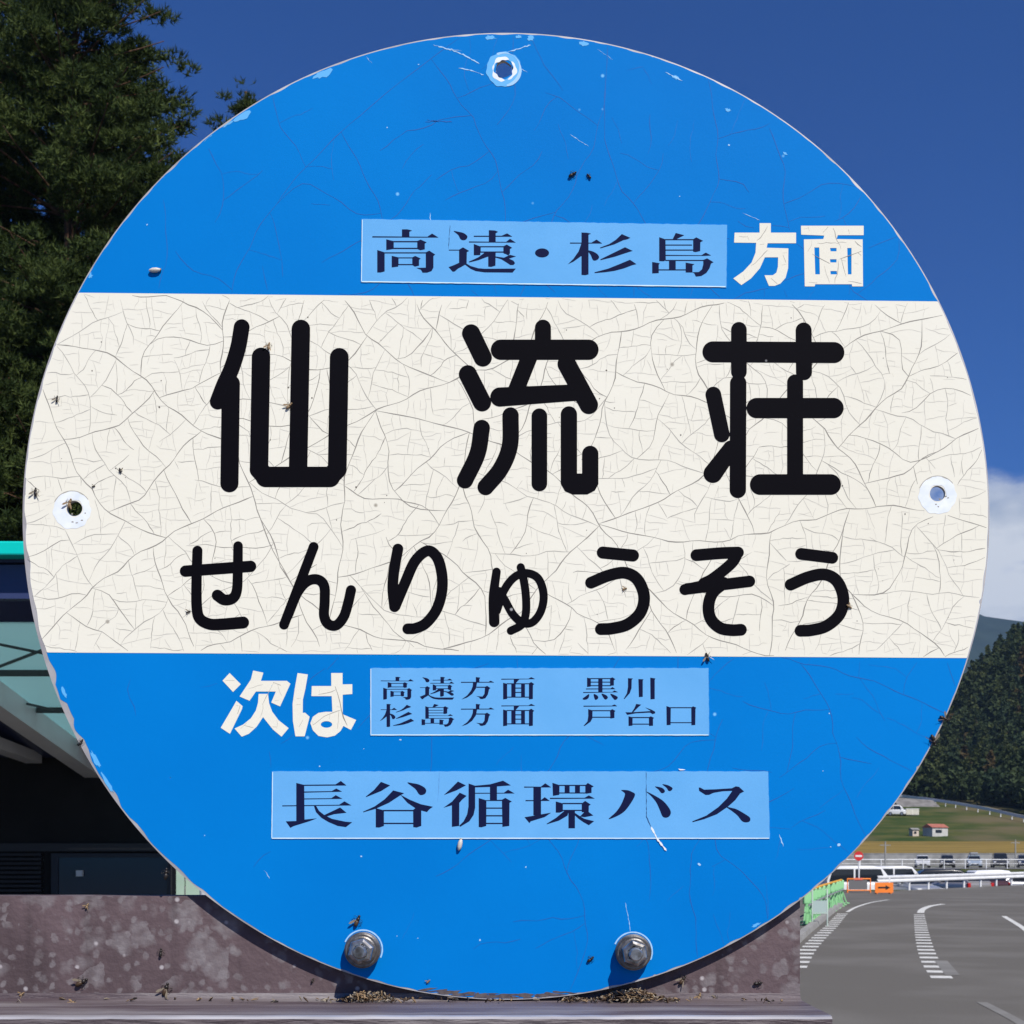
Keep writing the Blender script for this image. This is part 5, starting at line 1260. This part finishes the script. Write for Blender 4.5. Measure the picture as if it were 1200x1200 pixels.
# frame behind the disc: weathered brown sheet with a drip ledge
def weathered(name, base_c, spot_c, seed_loc):
    m = noisy(name, base_c, tuple(v * 1.25 for v in base_c), 40, .62, detail=8, spec=.3, bump=.3, bscale=300, c3=tuple(v * .72 for v in base_c), scale3=14, lo3=.45, hi3=.62)
    [n for n in m.node_tree.nodes if n.type == 'BUMP'][0].inputs['Strength'].default_value = .10
    t = m.node_tree; b = t.nodes['Principled BSDF']; co = [n for n in t.nodes if n.type == 'TEX_COORD'][0]
    src = b.inputs['Base Color'].links[0].from_socket
    for sc_, th, so in ((70, .44, .35), (130, .40, .42), (260, .36, .5)):
        mpn = t.nodes.new('ShaderNodeMapping'); mpn.inputs['Location'].default_value = (seed_loc + sc_, 0, sc_ * .3)
        nz = t.nodes.new('ShaderNodeTexNoise'); nz.inputs['Scale'].default_value = sc_ * 1.1; nz.inputs['Detail'].default_value = 3
        t.links.new(co.outputs['Object'], nz.inputs['Vector'])
        va = t.nodes.new('ShaderNodeVectorMath'); va.operation = 'SCALE'; va.inputs['Scale'].default_value = .95 / sc_
        t.links.new(nz.outputs['Color'], va.inputs[0])
        vb = t.nodes.new('ShaderNodeVectorMath'); t.links.new(co.outputs['Object'], vb.inputs[0]); t.links.new(va.outputs[0], vb.inputs[1])
        t.links.new(vb.outputs[0], mpn.inputs[0])
        vo = t.nodes.new('ShaderNodeTexVoronoi'); vo.inputs['Scale'].default_value = sc_; t.links.new(mpn.outputs[0], vo.inputs['Vector'])
        sc2 = t.nodes.new('ShaderNodeSeparateColor'); t.links.new(vo.outputs['Color'], sc2.inputs[0])
        r0 = t.nodes.new('ShaderNodeMath'); r0.operation = 'MULTIPLY_ADD'; r0.inputs[1].default_value = .30; r0.inputs[2].default_value = th - .16; t.links.new(sc2.outputs[1], r0.inputs[0])
        sb = t.nodes.new('ShaderNodeMath'); sb.operation = 'SUBTRACT'; t.links.new(r0.outputs[0], sb.inputs[0]); t.links.new(vo.outputs['Distance'], sb.inputs[1])
        ms = t.nodes.new('ShaderNodeMapRange'); ms.inputs[1].default_value = -.05; ms.inputs[2].default_value = .15; t.links.new(sb.outputs[0], ms.inputs[0])
        gt = t.nodes.new('ShaderNodeMath'); gt.operation = 'GREATER_THAN'; gt.inputs[1].default_value = so; t.links.new(sc2.outputs[0], gt.inputs[0])
        n5 = t.nodes.new('ShaderNodeTexNoise'); n5.inputs['Scale'].default_value = 200; t.links.new(co.outputs['Object'], n5.inputs['Vector'])
        mu = t.nodes.new('ShaderNodeMath'); mu.operation = 'MULTIPLY'; t.links.new(ms.outputs[0], mu.inputs[0]); t.links.new(gt.outputs[0], mu.inputs[1])
        mu2 = t.nodes.new('ShaderNodeMath'); mu2.operation = 'MULTIPLY'; t.links.new(mu.outputs[0], mu2.inputs[0]); t.links.new(n5.outputs['Fac'], mu2.inputs[1])
        mx = t.nodes.new('ShaderNodeMix'); mx.data_type = 'RGBA'; t.links.new(mu2.outputs[0], mx.inputs['Factor']); t.links.new(src, mx.inputs['A']); mx.inputs['B'].default_value = (*spot_c, 1)
        src = mx.outputs['Result']
    mpn = t.nodes.new('ShaderNodeMapping'); mpn.inputs['Scale'].default_value = (85, 1, 7)
    nr = t.nodes.new('ShaderNodeTexNoise'); nr.inputs['Scale'].default_value = 1; nr.inputs['Detail'].default_value = 6
    t.links.new(co.outputs['Object'], mpn.inputs[0]); t.links.new(mpn.outputs[0], nr.inputs['Vector'])
    rr = t.nodes.new('ShaderNodeMapRange'); rr.inputs[1].default_value = .5; rr.inputs[2].default_value = .72; rr.inputs[4].default_value = .75; t.links.new(nr.outputs['Fac'], rr.inputs[0])
    mx = t.nodes.new('ShaderNodeMix'); mx.data_type = 'RGBA'; t.links.new(rr.outputs[0], mx.inputs['Factor']); t.links.new(src, mx.inputs['A']); mx.inputs['B'].default_value = (*[v * .55 for v in base_c], 1)
    vs_ = t.nodes.new('ShaderNodeTexVoronoi'); vs_.inputs['Scale'].default_value = 190; t.links.new(co.outputs['Object'], vs_.inputs['Vector'])
    s2 = t.nodes.new('ShaderNodeSeparateColor'); t.links.new(vs_.outputs['Color'], s2.inputs[0])
    g2 = t.nodes.new('ShaderNodeMath'); g2.operation = 'GREATER_THAN'; g2.inputs[1].default_value = .86; t.links.new(s2.outputs[2], g2.inputs[0])
    g3 = t.nodes.new('ShaderNodeMapRange'); g3.inputs[1].default_value = .26; g3.inputs[2].default_value = .12; t.links.new(vs_.outputs['Distance'], g3.inputs[0])
    g4 = t.nodes.new('ShaderNodeMath'); g4.operation = 'MULTIPLY'; t.links.new(g2.outputs[0], g4.inputs[0]); t.links.new(g3.outputs[0], g4.inputs[1])
    mx2 = t.nodes.new('ShaderNodeMix'); mx2.data_type = 'RGBA'; t.links.new(g4.outputs[0], mx2.inputs['Factor']); t.links.new(mx.outputs['Result'], mx2.inputs['A']); mx2.inputs['B'].default_value = (.40, .37, .38, 1)
    t.links.new(mx2.outputs['Result'], b.inputs['Base Color']); return m
M_brown = weathered('weathered_brown_paint', (.100, .070, .076), (.225, .205, .212), 1.0)
M_ledge = noisy('ledge_worn_paint', (.070, .050, .058), (.135, .112, .12), 55, .5, detail=8, stretch=(.22, 2, 2), c3=(.20, .18, .186), scale3=30, lo3=.5, hi3=.66, bump=.3, bscale=250, spec=.4)
YP = .0052                                   # sheet sits just behind the disc
def SPd(px, py, y): s_ = (D0 + y) / F; return ((px - 600) * s_, y, H + (HOR - py) * s_)
xl, xr = SPd(-330, 0, YP)[0], SPd(937.5, 0, YP)[0]; zt, zb = SPd(0, 1050, YP)[2], SPd(0, 1172.5, YP)[2]
b = MB(); n_ = 40
b.box((xl, YP, zb - .02), (xr, YP + .0016, zt)); b.box((xr - .0016, YP + .0017, zb - .02), (xr, YP + .03, zt)); b.box((xl, YP + .0017, zb - .02), (xl + .0016, YP + .03, zt)); b.box((xl + .002, YP + .0017, zt - .0016), (xr - .002, YP + .03, zt - .0002))
b.build('backing_sheet', M_brown, sign)
# ledge: bent drip flange with a rolled front edge
yf_ = -.053; z0 = zb; z1 = zb - .0012
b = MB(); prof_l = [(YP - .0002, z0 + .0035), (YP - .0012, z0 + .0012), (YP - .004, z0 + .0002), (-.016, z0 - .0004), (yf_ + .002, z1), (yf_ - .0006, z1 - .0004), (yf_ - .0016, z1 - .0014), (yf_ - .0016, z1 - .0036), (yf_ + .001, z1 - .0036), (YP, z1 - .0036)]
fl_ = lambda y: .0022 * (YP - y) / .04
vs = []; xsn = np.linspace(0, 1, 60)
lr = random.Random(8)
for t in xsn:
    jit = lr.uniform(-.00012, .00012)
    for (y, z) in prof_l: vs.append((xl + (xr + fl_(y) - xl) * t, y, z + jit))
m_ = len(prof_l)
for k in range(m_ - 1):
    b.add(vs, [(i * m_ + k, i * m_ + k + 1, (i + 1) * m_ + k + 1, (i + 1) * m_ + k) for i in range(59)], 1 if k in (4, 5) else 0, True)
b.add(vs[-m_:], [tuple(range(m_))], 0); b.add(vs[:m_], [tuple(reversed(range(m_)))], 0)
b.build('drip_ledge', [M_ledge, noisy('worn_edge_highlight', (.30, .29, .31), (.46, .45, .47), 70, .4, metal=.3, stretch=(.3, 2, 2))], sign)  # worn bare front edge, with its bright highlight put into the lighter colour
# timetable board and posts below
zb2 = z1 - .0038
b = MB(); b.box((xl + .002, -.0505, zb2 - .62), (xr - .002, -.012, zb2)); b.build('timetable_board', M_brown, sign)
b = MB(); b.box((xl + .03, -.0525, zb2 - .058), (xr - .18, -.0508, zb2 - .0005)); b.build('turquoise_header', noisy('turquoise_print', (.0, .42, .45), (.03, .55, .58), 60, .5), sign)
for xp in (xl + .05, xr - .05):
    b = MB(); b.tube([(xp, .032, 0), (xp, .032, zt - .02)], .019, 16); b.build('post', M_brown, sign)

# ---------------------------------------------------------------- dead insects and litter
M_ins = [mat('insect_brown', (.06, .035, .018), .5), mat('insect_tan', (.24, .16, .085), .6), mat('insect_dark', (.018, .014, .012), .4), mat('insect_wing', (.20, .165, .12), .4), mat('pupa_pale', (.55, .52, .48), .5)]
def insect(kind, seed):
    """body along X, resting on -Y face (flat side towards +Y)"""
    g_ = random.Random(seed); b = MB(); L = 1.0
    c1, c2 = {'fly': (2, 3), 'bee': (0, 3), 'husk': (1, 1), 'pupa': (4, 4), 'wood': (2, 0)}[kind]
    def blob(cx, cz, rx, ry, mi):
        n = 8; vs = []; fs = []
        for i in range(6):
            a = -math.pi / 2 + math.pi * i / 5
            for k in range(n):
                q = 2 * math.pi * k / n; rr = ry * math.cos(a) * (1 + g_.uniform(-.1, .1)); vs.append((cx + rx * math.sin(a), -ry * .8 + rr * math.cos(q), cz + rr * math.sin(q)))
        for i in range(5):
            for k in range(n): fs.append((i * n + k, i * n + (k + 1) % n, (i + 1) * n + (k + 1) % n, (i + 1) * n + k))
        b.add(vs, fs, mi, True)
    if kind == 'pupa':
        blob(0, 0, .5, .2, 4); blob(.38, .02, .16, .13, 1)
    else:
        blob(-.22, g_.uniform(-.05, .05), .30, .17, c1); blob(.14, 0, .17, .16, c1 if kind != 'bee' else 2); blob(.38, g_.uniform(-.04, .04), .11, .11, 2 if kind != 'husk' else 1)
        for s in (-1, 1):
            if kind in ('fly', 'bee', 'husk'):
                a = g_.uniform(.25, .9) * s; p = (.1, -.2, .06 * s); vs = []
                for (u, w) in ((0, 0), (.25, .10), (.55, .13), (.75, .05), (.6, -.06), (.3, -.06)):
                    vs.append((p[0] - u * math.cos(a) + w * math.sin(a), p[1] - .12 * u, p[2] + u * math.sin(a) + w * math.cos(a) * s))
                b.add(vs, [(0, 1, 2, 3, 4, 5)], c2); b.add([(v[0], v[1] + .006, v[2]) for v in vs], [(5, 4, 3, 2, 1, 0)], c2)
            for k in range(3):
                x = -.05 + .15 * k; q = [(x, -.1, .1 * s), (x + g_.uniform(-.1, .1), -.25, s * g_.uniform(.22, .3)), (x + g_.uniform(-.2, .2), -.02, s * g_.uniform(.34, .46))]
                b.tube(q, .016, 4, 2)
    return b
ins_mesh = {}
def put_insect(kind, seed, px, py, size_px, rot, label, y=-.0003, ledge=False):
    key = (kind, seed)
    name = {'fly': 'dead_fly', 'bee': 'dead_bee', 'husk': 'insect_husk', 'pupa': 'pupa_case', 'wood': 'bark_crumb'}[kind]
    s_ = size_px * S0
    if key not in ins_mesh:
        o = insect(kind, seed).build(name, M_ins); ins_mesh[key] = o.data
    else:
        o = bpy.data.objects.new(name, ins_mesh[key]); C.objects.link(o)
    o.location = SP(px, py, y) if not ledge else SPd(px, py, y)
    s_ *= .64 if kind == 'bee' else .85
    o.scale = (s_, s_, s_); o.rotation_euler = (0, -rot, 0) if not ledge else (R(-70), -rot, 0)
    tag(o, label, {'fly': 'insect', 'bee': 'insect', 'husk': 'insect', 'pupa': 'pupa', 'wood': 'crumb'}[kind], 'dead insects on the sign')
put_insect('fly', 1, 67, 468, 10, 1.4, 'dark fly on the white band near the upper left rim')
put_insect('fly', 2, 141, 552, 8, -1.3, 'tiny dark fly right of and above the left screw hole')
put_insect('fly', 1, 42, 577, 13, 1.5, 'dark fly at the left rim beside the left screw hole')
put_insect('husk', 3, 339, 476, 12, .8, 'tan husk stuck between strokes of the first large character')
put_insect('husk', 4, 315, 406, 11, 1.4, 'pale husk at the top of the first large character')
put_insect('pupa', 5, 182, 317.5, 17, .08, 'white pupa case on blue, just above the white band at left')
put_insect('pupa', 6, 539, 990, 17, 1.35, 'pale pupa case hanging below the long bottom sticker')
put_insect('wood', 7, 671, 205, 13, .5, 'brown crumb on the upper blue field, above the top sticker')
put_insect('wood', 8, 690, 207, 9, 2.2, 'dark crumb just right of the brown crumb on the upper blue')
put_insect('fly', 2, 829, 770, 13, 1.9, 'dark fly on the lower white band edge above a sticker corner')
put_insect('fly', 1, 221, 717, 7, .4, 'tiny fly left of the first hiragana character')
put_insect('husk', 3, 995, 711, 9, -.6, 'pale husk right of the last hiragana character')
put_insect('husk', 4, 732, 690, 7, .3, 'pale husk inside the fifth hiragana character')
put_insect('wood', 7, 692, 1124, 12, .6, 'dark crumb on blue left of the right bolt')
put_insect('bee', 9, 419, 1079, 23, 1.15, 'brown dead bee resting on top of the left bolt')
put_insect('wood', 8, 95, 870, 11, .9, 'brown crumb at the left rim below the white band')
put_insect('wood', 7, 195, 1024, 17, 1.4, 'brown crumb at the lower left rim above the metal sheet')
put_insect('fly', 2, 1093, 868, 17, -1.2, 'dark fly on the right rim, lower of two')
put_insect('fly', 1, 1106, 842, 14, -.5, 'dark fly on the right rim, upper of two')
put_insect('husk', 3, 502, 1150, 7, .7, 'tiny husk low on the blue between the bolts')
put_insect('husk', 4, 82, 590, 14, 1.3, 'brown husk lodged at the left screw hole')
put_insect('fly', 1, 110, 490 + 80, 5, .2, 'minute fly on the white band near the left screw hole')
def zled(py): return -.016
for kind, seed, px_, py_, sz, rt, lab in [('bee', 9, 93, 1152, 26, .5, 'dead bee with spread pale wings low on the brown sheet at left'), ('bee', 12, 192, 1160, 26, 1.2, 'dead bee leaning on the ledge right of the spread winged bee'), ('wood', 7, 186, 1117, 13, 1.4, 'dark crumb on the brown sheet above the leaning bee'),
                                          ('husk', 13, 22, 1166, 9, .6, 'small husk on the ledge near the left frame edge'), ('wood', 8, 890, 1153, 13, .1, 'brown crumb on the brown sheet near its right end'), ('bee', 14, 801, 1149, 20, .9, 'dead bee beside the disc rim right of the right bolt'),
                                          ('husk', 15, 821, 1169, 12, 1.3, 'upright tan husk on the ledge right of the right bolt'), ('bee', 9, 840, 1171, 14, .1, 'brown bee on the ledge, second right of the right bolt pile'), ('husk', 13, 99, 1062, 9, 1.1, 'pale husk near the top edge of the brown sheet'), ('wood', 7, 365, 1150, 8, 1.0, 'dark crumb on the sheet left of the left bolt shadow')]:
    put_insect(kind, seed, px_, py_, sz, rt, lab, YP - .0004)
for kind, seed, px_, py_, sz, rt, lab in [('husk', 4, 84, 1177, 15, .1, 'reddish husk lying on the ledge below the spread winged bee'), ('husk', 3, 115, 1178, 10, .4, 'pale husk lying flat on the ledge, second from left'), ('husk', 15, 152 * 2, 1178, 9, .6, 'tan husk on the ledge between left bee and left bolt'), ('fly', 2, 322, 1175, 11, .2, 'small fly on the ledge left of the left bolt pile'),
                                          ('bee', 12, 530, 1171, 14, -.2, 'brown bee on the ledge under the bottom of the disc'), ('husk', 13, 652, 1178, 10, .3, 'tan husk on the ledge left of the right bolt pile')]:
    put_insect(kind, seed, px_, py_, sz, rt, lab, -.004, True)
M_deb = [M_ins[0], M_ins[1], M_ins[2], M_ins[3]]
def debris(name, cx, wpx, n, hpx, seed, lab):
    g_ = random.Random(seed); b = MB()
    for i in range(n):
        t = g_.gauss(0, .55); x = min(cx + t * wpx / 2, 926 - 30 * g_.random()); y = g_.uniform(-.008, YP - .0015) ; hh = max(0, (1 - t * t)) * hpx * g_.random() ** 1.4
        q = SPd(x, 1171.5, y); p = Vector((q[0], y, zb + .001 + hh * S0)); d = Vector((g_.gauss(0, 1), g_.gauss(0, .6), g_.gauss(0, .6))).normalized() * g_.uniform(1.5, 4.8) * S0
        r_ = g_.uniform(.5, 1.7) * S0; b.tube([p - d, p - d * .2 + Vector((0, 0, r_ * .4)), p + d], [r_ * .5, r_, r_ * .3], 5, g_.choice([0, 0, 1, 1, 2, 3]))
        if g_.random() < .35:
            e = Vector((g_.gauss(0, 1), g_.gauss(0, 1), g_.gauss(0, 1))).normalized() * 4 * S0; e2 = d.normalized().cross(e.normalized()) * 1.6 * S0
            b.add([p, p + e * .6 + e2, p + e * 1.2, p + e * .6 - e2], [(0, 1, 2, 3)], 3)
    o = b.build(name, M_deb, origin=SP(cx, 1171)); tag(o, lab, 'litter', 'insect litter under the bolts', 'stuff')
debris('insect_litter', 431, 62, 190, 9, 1, 'heap of brown insect fragments on the ledge under the left bolt')
debris('insect_litter', 740, 84, 330, 12, 2, 'wide heap of brown insect fragments on the ledge under the right bolt')
debris('insect_litter', 672, 26, 50, 4, 3, 'small scatter of insect fragments left of the right bolt heap')

debris('insect_litter', 560, 900, 70, 2, 4, 'thin scatter of insect fragments along the whole ledge')

# ---------------------------------------------------------------- haze
hm = bpy.data.materials.new('haze'); hm.use_nodes = True
t = hm.node_tree; t.nodes.clear(); ho = t.nodes.new('ShaderNodeOutputMaterial'); pv = t.nodes.new('ShaderNodeVolumePrincipled')
pv.inputs['Color'].default_value = (.42, .66, 1, 1); pv.inputs['Density'].default_value = HAZE_D; pv.inputs['Anisotropy'].default_value = .1
t.links.new(pv.outputs[0], ho.inputs['Volume'])
b = MB(); b.box((-4300, -700, -3), (4300, 4600, 640)); hz = b.build('haze', hm); tag(hz, 'thin pale blue air over the whole valley', 'haze', kind='stuff')
